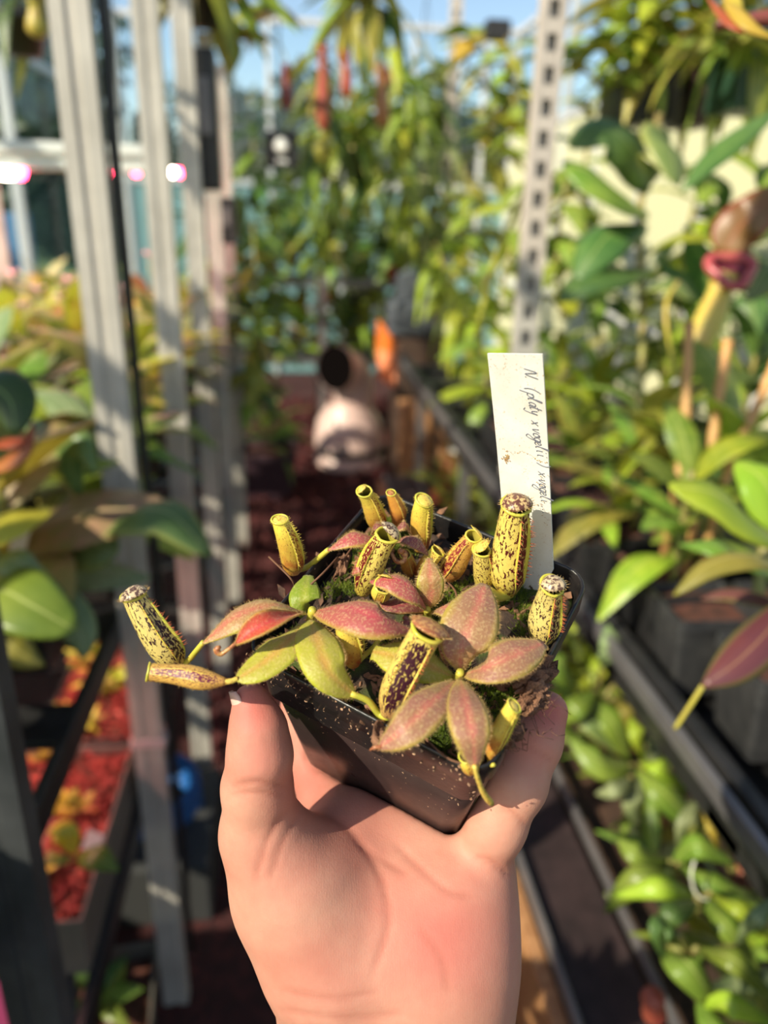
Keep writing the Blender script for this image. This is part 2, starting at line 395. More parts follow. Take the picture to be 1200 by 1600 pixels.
# ================================================================== BACKGROUND PLANTS
BL = {
 'green': leafmat('leaf_green', (.15, .25, .03), (.32, .40, .06), (.50, .54, .16)),
 'deep': leafmat('leaf_deep_green', (.055, .12, .03), (.13, .21, .045), (.24, .34, .10)),
 'lime': leafmat('leaf_lime', (.30, .42, .03), (.50, .56, .05), (.62, .66, .15), tr=.38),
 'olive': leafmat('leaf_olive', (.22, .23, .035), (.42, .36, .06), (.56, .48, .14)),
 'pink': leafmat('leaf_pink_flushed', (.34, .30, .10), (.52, .30, .18), (.60, .45, .25)),
 'sage': leafmat('leaf_sage', (.19, .27, .10), (.38, .42, .20), (.52, .55, .30)),
 'red': leafmat('leaf_red', (.36, .05, .03), (.46, .16, .06), (.5, .25, .1)),
 'plum': leafmat('leaf_plum', (.14, .035, .05), (.26, .10, .07), (.36, .18, .10), edge=(.25, .26, .05)),
 'bluegreen': leafmat('leaf_bluegreen', (.11, .19, .055), (.23, .31, .09), (.38, .44, .17), edge=(.42, .44, .12)),
 'yellow': leafmat('leaf_yellow', (.55, .42, .04), (.62, .50, .08), (.7, .6, .2)),
}
STEMM = plain('green_stem', (.22, .24, .05), .5, 0, (.30, .22, .08), 20)
BROWNSTEM = plain('brown_stem', (.14, .06, .04), .6)
REDP = plain('red_pitcher', (.42, .07, .05), .4, 0, (.30, .09, .05), 25)
LIMEP = plain('lime_pitcher', (.46, .44, .06), .4, 0, (.52, .34, .08), 18)
SOILB = plain('brown_soil', (.16, .05, .03), .9, 0, (.05, .02, .012), 60, .8, 120, .004)

def libleaf(name, w, rise, droop, curl=.25, a=.9, q=.8, n=10, m=6):
    P = [(t_, 0, rise * t_ - droop * t_ * t_) for t_ in (0, .33, .66, 1.)]
    v, f, uv, _, _ = leafgeo(P, w, (0, 0, 1), curl=curl, a=a, q=q, n=n, m=m, pet=.14)
    return mesh(name, v, f, uv)
LIB = {'strap': [libleaf('leaf_strap', .12, r_, d_) for r_, d_ in ((.6, .7), (.9, 1.1), (.4, .35))],
       'oval': [libleaf('leaf_oval', .19, r_, d_) for r_, d_ in ((.5, .6), (.8, 1.0), (.3, .4))],
       'round': [libleaf('leaf_round', .30, r_, d_, .2, .95, .6) for r_, d_ in ((.4, .5), (.7, .9), (.2, .3))],
       'droop': [libleaf('leaf_droop', .14, r_, d_) for r_, d_ in ((.5, 1.2), (.3, 1.1), (.7, 1.6))]}
def put_leaf(parent, kind, loc, az, pitch, L, mat, rr, roll=0):
    o = obj('leaf', rr.choice(LIB[kind]), BL[mat], parent, loc, shared=True)
    o.rotation_euler = (roll, -pitch, az); o.scale = (L, L * rr.uniform(.85, 1.15), L); return o
def put_stem(parent, pts, r, m=None):
    mb = MB(); mb.tube(crv(pts, 8), r if np.isscalar(r) else np.linspace(r[0], r[1], 8), 6); me = mesh('stem', mb.v, mb.f, mb.uv); return obj('stem', me, m or STEMM, parent)

def rosette(name, label, cat, loc, n, L, kind, mats, rr, h=.04, pitch=(.1, .9), group=None, stemlean=(0, 0)):
    th = thing(name, label, cat, loc, group)
    put_stem(th, [(0, 0, -.005), (stemlean[0] * h * .5, stemlean[1] * h * .5, h * .5), (stemlean[0] * h, stemlean[1] * h, h)], .004 + .02 * L * .3)
    a0 = rr.random() * 6
    for i in range(n):
        k = (i + .5) / n; az = a0 + i * 2.4 + rr.gauss(0, .2)
        put_leaf(th, kind, (stemlean[0] * h * k, stemlean[1] * h * k, h * (.15 + .85 * k)), az, pitch[0] + (pitch[1] - pitch[0]) * k + rr.gauss(0, .12), L * rr.uniform(.75, 1.1), mats[i % len(mats)] if rr.random() < .8 else rr.choice(mats), rr, rr.gauss(0, .25))
    return th
def vine(name, label, pts, n, L, kind, mats, rr, group=None, r=.005, pitch=.1, cat='plant'):
    """climbing or hanging stem through world points with leaves along it"""
    P = crv(pts, 24); th = thing(name, label, cat, P[0], group); put_stem(th, [tuple(np.array(p) - np.array(P[0])) for p in pts], r)
    for i in range(n):
        p = P[int(2 + (i + .5) / n * 21)] - P[0]
        put_leaf(th, kind, tuple(p), i * 2.4 + rr.gauss(0, .3), pitch + rr.gauss(0, .3), L * rr.uniform(.7, 1.15), rr.choice(mats), rr, rr.gauss(0, .3))
    return th
def pleaf(parent, P, hwpx, mat, nrm=(0, .5, .8), **kw):
    """single leaf through (pixel, pixel, depth) points: real place and size"""
    pts = [W(*p) for p in P]; kw.setdefault('n', 14); kw.setdefault('m', 8)
    nv = R @ np.asarray(nrm, float); nv /= np.linalg.norm(nv)
    v, f, uv, _, _ = leafgeo(pts, hwpx * depth(pts[len(pts) // 2]) / F, nv, **kw)
    o = worldobj('leaf', mesh('leaf', v, f, uv), BL[mat], parent); md = o.modifiers.new('t', 'SOLIDIFY'); md.thickness = .0008; return o
def pstem(parent, P, r=.004, m=None, name='stem'):
    mb = MB(); mb.tube(crv([W(*p) for p in P], 14), r if np.isscalar(r) else np.linspace(r[0], r[1], 14), 8); return mb.build(name, m or STEMM, parent, True)

def sqpot(loc, s=.09, h=.085, m=None, label='', group=None, rot=0, name='plant_pot', soil=True):
    th = thing(name, label, 'plant pot', loc, group, rot)
    key = ('sqpot', s, h)
    if key not in _mc:
        def lv(q, z, rad=.006): return [(a, b, z) for a, b in rsq_(q, rad)]
        n = 24; lev = [(s * .78, 0), (s * .95, h * .86), (s, h * .86), (s, h), (s * .95, h), (s * .9, h * .82)]
        v = []; f = [tuple(range(n - 1, -1, -1))]
        for q, z in lev: v += lv(q, z)
        f += [(i * n + k, i * n + (k + 1) % n, (i + 1) * n + (k + 1) % n, (i + 1) * n + k) for i in range(len(lev) - 1) for k in range(n)]
        a = mesh('pot_wall', v, f, smooth=False)
        sv = lv(s * .92, h * .86); b = mesh('soil', sv + [(0, 0, h * .9)], [(k, (k + 1) % n, n) for k in range(n)])
        _mc[key] = (a, b)
    a, b = _mc[key]
    obj('pot_wall', a, m or BLACKP, th, shared=True)
    if soil: obj('soil', b, SOILB, th, shared=True)
    return th
def rsq_(s, rad, seg=5):
    h = s / 2; pts = []
    for cx, cy, a0 in ((1, 1, 0), (-1, 1, 90), (-1, -1, 180), (1, -1, 270)):
        for k in range(seg + 1):
            a = math.radians(a0 + 90 * k / seg); pts.append((cx * (h - rad) + rad * math.cos(a), cy * (h - rad) + rad * math.sin(a)))
    return pts
def hangpitcher(parent, top, L, r, m, lean=(0, 0), lidm=None):
    """pitcher hanging from a tendril, mouth up"""
    mb = MB(); x, y, z = top; ax = np.array([lean[0], lean[1], -1.]); ax /= np.linalg.norm(ax); e1 = np.cross(ax, (0, 1, .1)); e1 /= np.linalg.norm(e1)
    mb.lathe([(r * .72, 0), (r * .95, -.005 * L), (r * .62, .04 * L), (r * .66, .3 * L), (r * .95, .6 * L), (r, .8 * L), (r * .6, .96 * L), (r * .1, L)], top, 12, (e1, np.cross(ax, e1), ax), False)
    o = mb.build('pitcher', m, parent, True)
    mb = MB(); mb.lathe([(0, -.0015), (r * .8, 0), (r * .85, .002), (0, .004)], np.array(top) - ax * r * .45, 12, (e1, np.cross(ax, e1), ax * .9 + e1 * .3), True); l = mb.build('lid', lidm or m, parent, True)
    l.parent = o; l.location = (0, 0, 0); return o

rr = random.Random(404)
# ---------------------------------------------------------------- plants on the left shelving
G1 = 'plants crowded on the metal shelving'; G2 = 'black pots on the metal shelving'
kinds = [('pink', 'sage', 'yellow'), ('olive', 'green', 'lime'), ('sage', 'bluegreen'), ('olive', 'pink', 'yellow'), ('green', 'lime')]
LBL = ['pink-flushed sage leaf pitcher plant on the upper metal shelf', 'olive and green leaf pitcher plant on the upper metal shelf', 'grey-green leaf pitcher plant on the upper metal shelf', 'olive leaf pitcher plant with pink flush on the upper metal shelf', 'bright green leaf pitcher plant on the upper metal shelf']
ci = 0
ORD = ['the shade-darkened near post', 'the first steel post', 'the second steel post', 'the third steel post', 'the fourth steel post', 'the fifth steel post', 'the last steel post']
ROW = ['front row', 'second row', 'third row', 'back row']
COLW = ['pink-flushed sage', 'olive and green', 'grey-green', 'olive and pink', 'bright green']
SHW = {'oval': 'oval', 'strap': 'narrow', 'round': 'rounded'}
for xi, x in enumerate((-.325, -.49, -.66, -.8)):
    y = -.60 + .06 * xi
    while y < 2.95:
        if y < .3 or x < -.4 and y < .8 or x / y > -.46 and y > .7:  # near rows continue the shelf out of view, added for shade below
            i = ci % 5; ci += 1; px_, py_ = x + rr.uniform(-.02, .02), y + rr.uniform(-.03, .03); near = 'near ' + ORD[min(6, max(0, round((y - .475) / .497)))] if y > .2 else 'out of view, short of the shade-darkened near post'
            sqpot((px_, py_, SZ), label='small black pot in the ' + ROW[xi].replace(' row', '') + ' shelf row ' + near, group=G2, rot=rr.uniform(-.1, .1))
            kd = rr.choice(['oval', 'oval', 'strap', 'round'])
            rosette('shelf_pitcher_plant', COLW[i] + ' ' + SHW[kd] + '-leaf plant, ' + ROW[xi].replace(' row', '') + ' shelf row ' + near, 'pitcher plant', (px_, py_, SZ + .077), 14, rr.uniform(.14, .2), kd, kinds[i], rr, rr.uniform(.06, .2), (-.2, .9), G1)
        y += .185
# pink flowers on thin stems behind
pinkf = plain('pink_petal', (.80, .48, .50), .5, 0, (.85, .62, .62), 20)
for i, (u, v_, d) in enumerate(((60, 455, 1.75), (108, 440, 1.85), (95, 468, 1.7), (36, 480, 1.6), (196, 455, 1.9), (186, 470, 1.8), (232, 400, 2.0), (332, 465, 2.4), (20, 430, 1.9))):
    p = W(u, v_, d); th = thing('pink_flower', 'small pink flower on a thin stem above the metal shelf', 'flower', (p[0], p[1], SZ), 'pink flowers above the shelf')
    mb = MB(); mb.tube(crv([(p[0] + .02, p[1], SZ), (p[0] + .01, p[1], (SZ + p[2]) / 2), p], 8), .0022, 5); mb.build('stem', STEMM, th, True)
    for k in range(6):
        a = k * 1.05; e = np.array([math.cos(a), math.sin(a) * .6, .55]); e /= np.linalg.norm(e); s_ = np.cross(e, (0, 0, 1)); s_ /= np.linalg.norm(s_)
        L_ = .022; vv = [p, p + e * L_ * .5 + s_ * L_ * .3, p + e * L_, p + e * L_ * .5 - s_ * L_ * .3]
        worldobj('petal', mesh('petal', vv, [(0, 1, 2, 3)]), pinkf, th)
# large leaves reaching into the aisle, from the plant by the foremost post
pl = thing('broad_leaf_plant', 'broad blue-green leaf pitcher plant reaching past the foremost whole post', 'pitcher plant', onX(120, 930, -.33))
pstem(pl, [(110, 960, .98), (115, 890, .97), (130, 800, .95)], .006)
pleaf(pl, [(150, 835, .95), (205, 800, .86), (265, 800, .84), (330, 868, .84)], 50, 'bluegreen', (.15, .75, .6), curl=.35, q=.6)
pleaf(pl, [(110, 820, .96), (125, 835, .90), (150, 850, .88), (185, 862, .88)], 52, 'bluegreen', (-.1, .3, .9), curl=.2, q=.55)
pleaf(pl, [(120, 810, .95), (95, 780, .92), (80, 830, .90), (95, 880, .9)], 30, 'olive', (.2, .5, .8), curl=.3)
pleaf(pl, [(125, 760, .95), (90, 700, .95), (60, 670, .95), (20, 660, .96)], 32, 'sage', (-.1, .7, .7))
pleaf(pl, [(130, 740, .95), (170, 700, 1.0), (215, 690, 1.04), (270, 720, 1.04)], 36, 'green', (.1, .7, .7))
pleaf(pl, [(135, 720, .96), (120, 660, .98), (90, 620, 1.0), (50, 610, 1.02)], 30, 'sage', (0, .7, .7))
pleaf(pl, [(125, 780, .96), (110, 720, .92), (125, 690, .9), (150, 740, .9)], 26, 'bluegreen', (.3, .2, .9))
pl = thing('round_leaf_plant', 'low plant with round glossy green leaves at the shelf corner', 'pitcher plant', onX(20, 985, -.3))
pstem(pl, [(10, 985, .80), (5, 930, .79), (0, 900, .79)], .006)
pleaf(pl, [(-40, 930, .78), (0, 920, .74), (50, 945, .72), (118, 985, .72)], 60, 'green', (0, .65, .75), q=.5, curl=.15)
pleaf(pl, [(-30, 880, .80), (10, 870, .78), (45, 885, .78), (80, 900, .79)], 30, 'sage', (0, .75, .6))
pleaf(pl, [(60, 900, .86), (95, 940, .84), (125, 990, .83), (130, 1030, .83)], 32, 'sage', (.2, .3, .9))
pleaf(pl, [(-20, 950, .8), (10, 1000, .76), (40, 1025, .76), (70, 1040, .77)], 26, 'olive', (0, .5, .8))
pleaf(pl, [(-60, 620, .80), (-20, 600, .76), (15, 625, .75), (25, 680, .75)], 45, 'deep', (.1, .4, .9), q=.6)
pleaf(pl, [(-40, 700, .8), (0, 690, .77), (30, 690, .76), (50, 680, .76)], 14, 'red', (0, .6, .7)); pleaf(pl, [(-40, 735, .8), (0, 725, .77), (35, 705, .76), (52, 660, .76)], 16, 'red', (.2, .4, .8))
pstem(pl, [(0, 900, .79), (-30, 760, .79), (-50, 640, .80)], .005)
def wtag(P, w, label):
    a, b = (W(*q) for q in P); th = MB(); th.bar(a, b, w, .0008, R @ np.array([0, .1, 1.])); return tag(th.build('name_tag', plain('pale_tag', (.78, .66, .64), .5)), label, 'plant tag')
wtag([(38, 815, .86), (22, 880, .86)], .018, 'blank pinkish plant tag beside the round green leaves')
# ---------------------------------------------------------------- lower shelf tray with red bark
ty0, ty1 = .80, 1.16
def tray(name, label, x0, x1, y0, y1, z0, h, m, fill, n, smin, smax):
    th = thing(name, label, 'tray', ((x0 + x1) / 2, (y0 + y1) / 2, z0)); mb = MB(); w = .004
    mb.box(((x0 + x1) / 2, (y0 + y1) / 2, z0 + .003), (x1 - x0, y1 - y0, .006)); mb.build('tray_base', m, th)
    for c_, d_ in ((((x0 + x1) / 2, y0, z0 + h / 2), (x1 - x0 + w, w, h)), (((x0 + x1) / 2, y1, z0 + h / 2), (x1 - x0 + w, w, h)), ((x0, (y0 + y1) / 2, z0 + h / 2), (w, y1 - y0, h)), ((x1, (y0 + y1) / 2, z0 + h / 2), (w, y1 - y0, h))):
        mb = MB(); mb.box(c_, d_, bev=.0015); mb.build('tray_side', m, th)
    mb = MB(); mb.box(((x0 + x1) / 2, (y0 + y1) / 2, z0 + h * .42), (x1 - x0 - .004, y1 - y0 - .004, h * .78)); mb.build('growing_medium', SOILB, th)
    chips('bark_chip', n, lambda: (rb.uniform(x0 + .005, x1 - .005), rb.uniform(y0 + .005, y1 - .005), z0 + h * .82 + rb.uniform(-.003, .008)), smin, smax, fill, th)
    return th
brightbark = plain('bright_red_bark', (.52, .10, .07), .7, 0, (.26, .035, .03), 60)
tray('seed_tray', 'grey tray of red bark with yellow seedlings on the lower metal shelf', -.43, -.262, .70, 1.02, SZ2, .085, plain('grey_tray', (.14, .12, .10), .5, 0, (.2, .16, .13), 10), brightbark, 900, .005, .011)
tray('seed_tray', 'second red bark tray on the lower metal shelf, deeper in the shade', -.42, -.262, 1.05, 1.42, SZ2, .075, BLACKP, brightbark, 700, .005, .011)
for i in range(20):
    x, y = rr.uniform(-.41, -.28), rr.uniform(.72, 1.36)
    big = i in (3, 7, 11)
    sk = i % 3
    rosette('seedling', ['yellow-olive', 'yellow-red', 'olive-lime'][sk] + ' seedling in the ' + ('grey' if y < 1.03 else 'shaded') + ' tray of red bark, ' + ('aisle side' if x > -.32 else 'middle' if x > -.37 else 'far side'), 'seedling', (x, y, SZ2 + .066), 7, rr.uniform(.028, .045) * (1.3 if big else 1), rr.choice(['oval', 'round']), [('yellow', 'olive'), ('yellow', 'red'), ('olive', 'lime')][i % 3], rr, .012, (.2, 1.0), 'seedlings in the red bark trays')
pl = thing('seedling', 'larger green-leaved seedling at the edge of the grey tray', 'seedling', (-.285, .74, SZ2 + .068))
for P, w_, m_ in (([(115, 1340, .92), (90, 1335, .89), (70, 1350, .88)], 20, 'olive'), ([(120, 1335, .92), (145, 1335, .88), (185, 1360, .87)], 22, 'green'), ([(118, 1335, .93), (100, 1300, .92), (75, 1300, .91)], 20, 'yellow')): pleaf(pl, P, w_, m_, (0, .7, .6))
wtag([(150, 1300, .97), (140, 1330, .97)], .022, 'blank pinkish tag lying in the grey bark tray')
hosem = plain('blue_hose', (.01, .10, .34), .35)
mb = MB(); q = []
for i in range(64):
    a = i / 63 * 2 * math.pi * 3.2; q.append((-.30 + .085 * math.cos(a), 1.28 + .085 * math.sin(a), .16 + .02 * i / 20))
mb.tube(q, .011, 8); tag(mb.build('garden_hose', hosem, None, True), 'coiled blue garden hose under the metal shelving', 'hose')
mb = MB(); mb.box((-.33, 1.28, .07), (.3, .28, .14), bev=.005); tag(mb.build('storage_crate', plain('dark_grey_crate', (.05, .05, .05), .6), None), 'dark grey crate under the coiled blue hose', 'crate')
sqpot((-.31, .85, 0), .16, .2, plain('olive_grey_pot', (.12, .11, .09), .5), 'olive grey square tub on the floor under the metal shelf', rot=.1, name='plant_tub')
rosette('shade_plant', 'small dark green plant in the olive grey tub', 'plant', (-.31, .85, .175), 8, .07, 'oval', ('deep', 'green'), rr, .03)
mb = MB(); mb.box((-.5, .8, .11), (.22, .3, .22), bev=.01); tag(mb.build('plastic_bag', plain('magenta_sack', (.30, .04, .12), .5)), 'magenta plastic sack under the metal shelf', 'sack')

# ---------------------------------------------------------------- grow lamps
t = NT('red_diode'); t.set(Base_Color=(.9, .1, .15), Emission_Color=(1, .03, .10), Emission_Strength=40.); REDL = t.m
t = NT('white_diode'); t.set(Base_Color=(.9, .9, .85), Emission_Color=(1, .8, .6), Emission_Strength=34.); WHL = t.m
WHITE = plain('white_enamel', (.78, .79, .76), .35)
for (x0, x1, y, v0, lab, leds) in ((-1.02, -.30, 2.10, 235, 'white grow lamp bar with red diodes behind the steel posts', (('w', 18), ('w', 8), ('r', 34), ('r', 164))), (-.98, -.42, 2.75, 236, 'farther white grow lamp bar with red diodes', (('r', 214), ('w', 268), ('r', 282)))):
    z = onY(150, v0, y)[2]; th = thing('grow_lamp', lab, 'grow lamp', ((x0 + x1) / 2, y, z)); mb = MB()
    mb.box(((x0 + x1) / 2, y, z), (x1 - x0, .07, .028), bev=.004); mb.build('housing', WHITE, th)
    mb = MB(); mb.box(((x0 + x1) / 2, y, z - .03), (x1 - x0 - .02, .05, .034), bev=.004); mb.build('heat_sink', WHITE, th)
    for c_, u in leds:
        p = onY(u, 268, y); mb = MB(); mb.lathe([(.0, -.014), (.009, -.012), (.014, 0), (.014, .010), (0, .010)], (p[0], y - .012, z - .055), 10); mb.build('diode', REDL if c_ == 'r' else WHL, th, True)
    for x in (x0 + .1, x1 - .1):
        mb = MB(); mb.tube([(x, y, z + .012), (x, y, z + .35), (x, y, z + .7)], .002, 5); mb.build('hanger', BLACKP, th, True)
    ld = bpy.data.lights.new('grow_light', 'AREA'); ld.shape = 'RECTANGLE'; ld.size = x1 - x0; ld.size_y = .05; ld.energy = 3.2; ld.color = (1, .42, .42)
    lo_ = bpy.data.objects.new('grow_light', ld); COL.objects.link(lo_); lo_.location = ((x0 + x1) / 2, y, z - .075)
th = thing('grow_lamp', 'slim grow lamp strip fixed under the upper metal shelf, glowing pink on the bark trays', 'grow lamp', (-.40, 1.05, SZ - .05))
mb = MB(); mb.box((-.40, 1.05, SZ - .044), (.03, .70, .016), bev=.003); mb.build('housing', WHITE, th)
mb = MB(); mb.box((-.40, 1.05, SZ - .054), (.018, .66, .006)); t = NT('strip_diodes'); t.set(Base_Color=(.9, .4, .35), Emission_Color=(1, .25, .22), Emission_Strength=5.); mb.build('diode_strip', t.m, th)
for y_ in (.75, 1.35):
    mb = MB(); mb.box((-.40, y_, SZ - .026), (.012, .012, .022)); mb.build('bracket', GREYR, th)
ld = bpy.data.lights.new('strip_light', 'AREA'); ld.shape = 'RECTANGLE'; ld.size = .02; ld.size_y = .66; ld.energy = 1.3; ld.color = (1, .50, .42)
lo_ = bpy.data.objects.new('strip_light', ld); COL.objects.link(lo_); lo_.location = (-.40, 1.05, SZ - .060)
# black adapters on the farther posts
for u, v_, w_, h_, y, lab in ((318, 190, .07, .30, 2.05, 'tall black power box fixed to the third steel post'), (345, 345, .10, .13, 2.5, 'black junction box with grey front on the fourth steel post')):
    p = onY(u, v_, y); mb = MB(); mb.box(p, (w_, .05, h_), bev=.006); th = thing('power_box', lab, 'power box', p); o = mb.build('case', BLACKP, th)
    mb = MB(); mb.box((p[0], p[1] - .027, p[2] + h_ * .1), (w_ * .6, .006, h_ * .4), bev=.002); mb.build('front_plate', GREYR, th)

# ---------------------------------------------------------------- upper bench, right
G3 = 'black pots along the right-hand bench'
tray('soil_trough', 'long black trough of dark soil along the upper right bench', .445, .60, .93, 1.75, BZ - .035, .105, BLACKP, plain('dark_chip', (.22, .09, .06), .8, 0, (.10, .06, .05), 50), 1300, .006, .015)
for (x, y, lb) in ((.50, .80, 'black square pot at the near end of the soil trough'), (.525, .67, 'black square pot of red-brown soil beside the purple-red leaf'), (.55, .54, 'black square pot at the bench edge below the brown leaf'), (.62, .80, 'black square pot behind the lime leaf'), (.66, .66, 'black square pot behind the purple-red leaf')):
    sqpot((x, y, BZ - .035), .105, .11, plain('dark_grey_pot', (.025, .025, .027), .5, 0, (.05, .048, .048), 30), lb, G3, rr.uniform(-.08, .08))
pl = thing('lime_leaf_plant', 'plant with big glossy lime green leaves on the right bench', 'pitcher plant', onX(1180, 900, .62))
pstem(pl, [(1185, 930, .78), (1190, 880, .78), (1200, 830, .78)], .006)
pleaf(pl, [(1230, 850, .70), (1180, 815, .64), (1120, 770, .62), (1045, 758, .62)], 55, 'lime', (-.1, .75, .65), q=.6, curl=.3)
pleaf(pl, [(1230, 830, .70), (1215, 790, .68), (1190, 745, .68), (1150, 720, .7)], 45, 'lime', (-.1, .6, .8), q=.6)
pleaf(pl, [(1210, 900, .72), (1160, 870, .70), (1110, 850, .70), (1060, 850, .72)], 26, 'green', (0, .8, .6))
pl = thing('plum_leaf_plant', 'plant with drooping purple-red leaves overhanging the bench rail', 'pitcher plant', onX(1190, 960, .56))
pstem(pl, [(1240, 1010, .64), (1235, 950, .63), (1230, 900, .62)], .006)
pleaf(pl, [(1240, 930, .60), (1200, 985, .57), (1150, 1035, .56), (1098, 1072, .56)], 36, 'plum', (-.3, .4, .85), q=.7, curl=.4)
pstem(pl, [(1098, 1072, .56), (1080, 1100, .565), (1055, 1138, .575)], .0018, LIMEP, 'tendril')
pleaf(pl, [(1240, 900, .62), (1180, 868, .58), (1110, 880, .57), (1052, 930, .57)], 26, 'olive', (0, .85, .5), q=.7, curl=.45)
pleaf(pl, [(1235, 960, .62), (1190, 935, .64), (1140, 925, .66), (1095, 935, .67)], 20, 'plum', (0, .8, .6))
# bench plants seen behind the tag
spec = [(930, 640, 1.75, 'lime', 'rosette of bright lime strap leaves behind the white tag', 15, .20, 'strap', .08), (1010, 690, 1.15, 'olive', 'olive leaf pitcher plant beside the bamboo canes', 12, .15, 'oval', .06), (1075, 770, .98, 'green', 'green leaf pitcher plant at the foot of the bamboo canes', 12, .13, 'oval', .05), (960, 770, 1.15, 'lime', 'small lime pitcher plant rising from the soil trough', 9, .11, 'strap', .06), (1150, 700, 1.05, 'green', 'leafy green pitcher plant behind the lime leaf', 13, .16, 'oval', .08), (905, 720, 1.45, 'olive', 'olive pitcher plant in the trough close behind the tag', 11, .13, 'oval', .06), (1040, 600, 1.5, 'green', 'dense green pitcher plant behind the bamboo canes', 14, .18, 'strap', .1), (1180, 560, 1.4, 'deep', 'dark green bushy plant behind the bamboo canes', 16, .17, 'oval', .16), (860, 660, 2.1, 'olive', 'yellow-olive plant at the foot of the slotted post', 12, .17, 'strap', .1), (800, 640, 2.6, 'lime', 'lime leaf plant beyond the slotted post', 12, .19, 'strap', .14), (1110, 500, 1.7, 'deep', 'deep green plant under the cream panels', 16, .2, 'oval', .18)]
for u, v_, d, m_, lb, n_, L_, kd, h_ in spec:
    p = W(u, v_, d); z = max(BZ + .05, p[2]); p = onZ(u, v_, z) if p[2] < BZ + .05 else p
    if p[2] > BZ + .1: p = W(u, v_, d)
    base = (p[0], p[1], BZ + .06); rosette('bench_pitcher_plant', lb, 'pitcher plant', base, n_, L_, kd, (m_, 'green' if m_ != 'green' else 'lime', m_), rr, max(h_, p[2] - BZ - .06 + .03), (-.1, 1.0))
    sqpot((p[0], p[1], BZ - .035), .115, .11, None, 'black square pot on the right bench holding the ' + lb.split(' pitcher')[0].split(' plant')[0].split(' behind')[0].replace('rosette of ', ''), G3, rr.uniform(-.2, .2))
G_M = plain('bamboo', (.60, .33, .11), .5, 0, (.50, .26, .09), 14)
for P, lb in (([(1077, 505, 1.0), (1073, 600, 1.0), (1070, 690, 1.0)], 'upright bamboo cane standing nearest the white tag'), ([(1137, 532, 1.0), (1122, 630, 1.0), (1107, 735, 1.0)], 'leaning bamboo cane between the other two canes'), ([(1222, 540, .98), (1190, 620, .98), (1150, 702, .98)], 'most slanting bamboo cane over the lime leaf')):
    th = thing('bamboo_cane', lb, 'cane', W(*P[-1])); q = crv([W(*p) for p in P], 12); mb = MB(); mb.tube(q, [.0062 + (.0012 if i % 4 == 0 else 0) for i in range(12)], 8); mb.build('cane', G_M, th, True)
    e = q[-1]; mb = MB(); mb.tube([e, (e[0] + (e[0] - q[0][0]) * .2, e[1], e[2] - .08), (e[0] + (e[0] - q[0][0]) * .3, e[1], BZ + .04)], .006, 8); mb.build('cane_foot', G_M, th, True)
# large pitcher with dark red lip
bp = thing('giant_pitcher', 'tall yellow pitcher with a dark red lip and broad brown lid', 'pitcher', W(1090, 545, 1.08)); dd = 1.08
q = crv([W(1085, 548, dd), W(1092, 535, dd), W(1112, 490, dd), W(1125, 455, dd), W(1132, 432, dd)], 16); rad = np.interp(np.linspace(0, 1, 16), [0, .15, .4, .75, 1], [.007, .02, .021, .016, .021])
mb = MB(); mb.tube(q, rad, 16, cap=False); mb.build('tube', LIMEP, bp, True)
DRED = plain('dark_red_lip', (.30, .03, .05), .3, 0, (.42, .10, .09), 40); DIN = plain('dark_red_throat', (.10, .008, .02), .5)
c0 = W(1140, 425, dd - .01); ring = []
for k in range(29):
    a = 2 * math.pi * k / 28; rr_ = 1 - .16 * math.cos(3 * (a - math.pi / 2)); ring.append(c0 + R @ np.array([.029 * math.cos(a) * rr_, .024 * math.sin(a) * rr_ + .002, -.012 * math.sin(a) + .006]))
mb = MB(); mb.tube(ring, .0072, 8, cap=False); mb.build('lip', DRED, bp, True)
mb = MB(); mb.add([c0 + R @ np.array([0, 0, -.012])] + ring[:-1], [(0, k + 1, (k + 1) % 28 + 1) for k in range(28)]); mb.build('throat', DIN, bp, True)
v, f, uv, _, _ = leafgeo([W(1132, 395, dd), W(1150, 360, dd - .01), W(1180, 330, dd - .03), W(1215, 290, dd - .03)], .034, R @ np.array([-.2, .2, .9]), a=.8, q=.5, pet=.4, n=12, m=8, curl=.05)
o = worldobj('lid', mesh('lid', v, f, uv), leafmat('brown_lid', (.25, .15, .04), (.36, .26, .07), (.36, .12, .06), edge=(.32, .05, .05)), bp); o.modifiers.new('t', 'SOLIDIFY').thickness = .0015
mb = MB(); mb.tube(crv([W(1085, 548, dd), W(1065, 590, dd + .02), W(1050, 560, dd + .05), W(1040, 480, dd + .05), W(1060, 440, dd + .1)], 20), .003, 6); mb.build('tendril', LIMEP, bp, True)
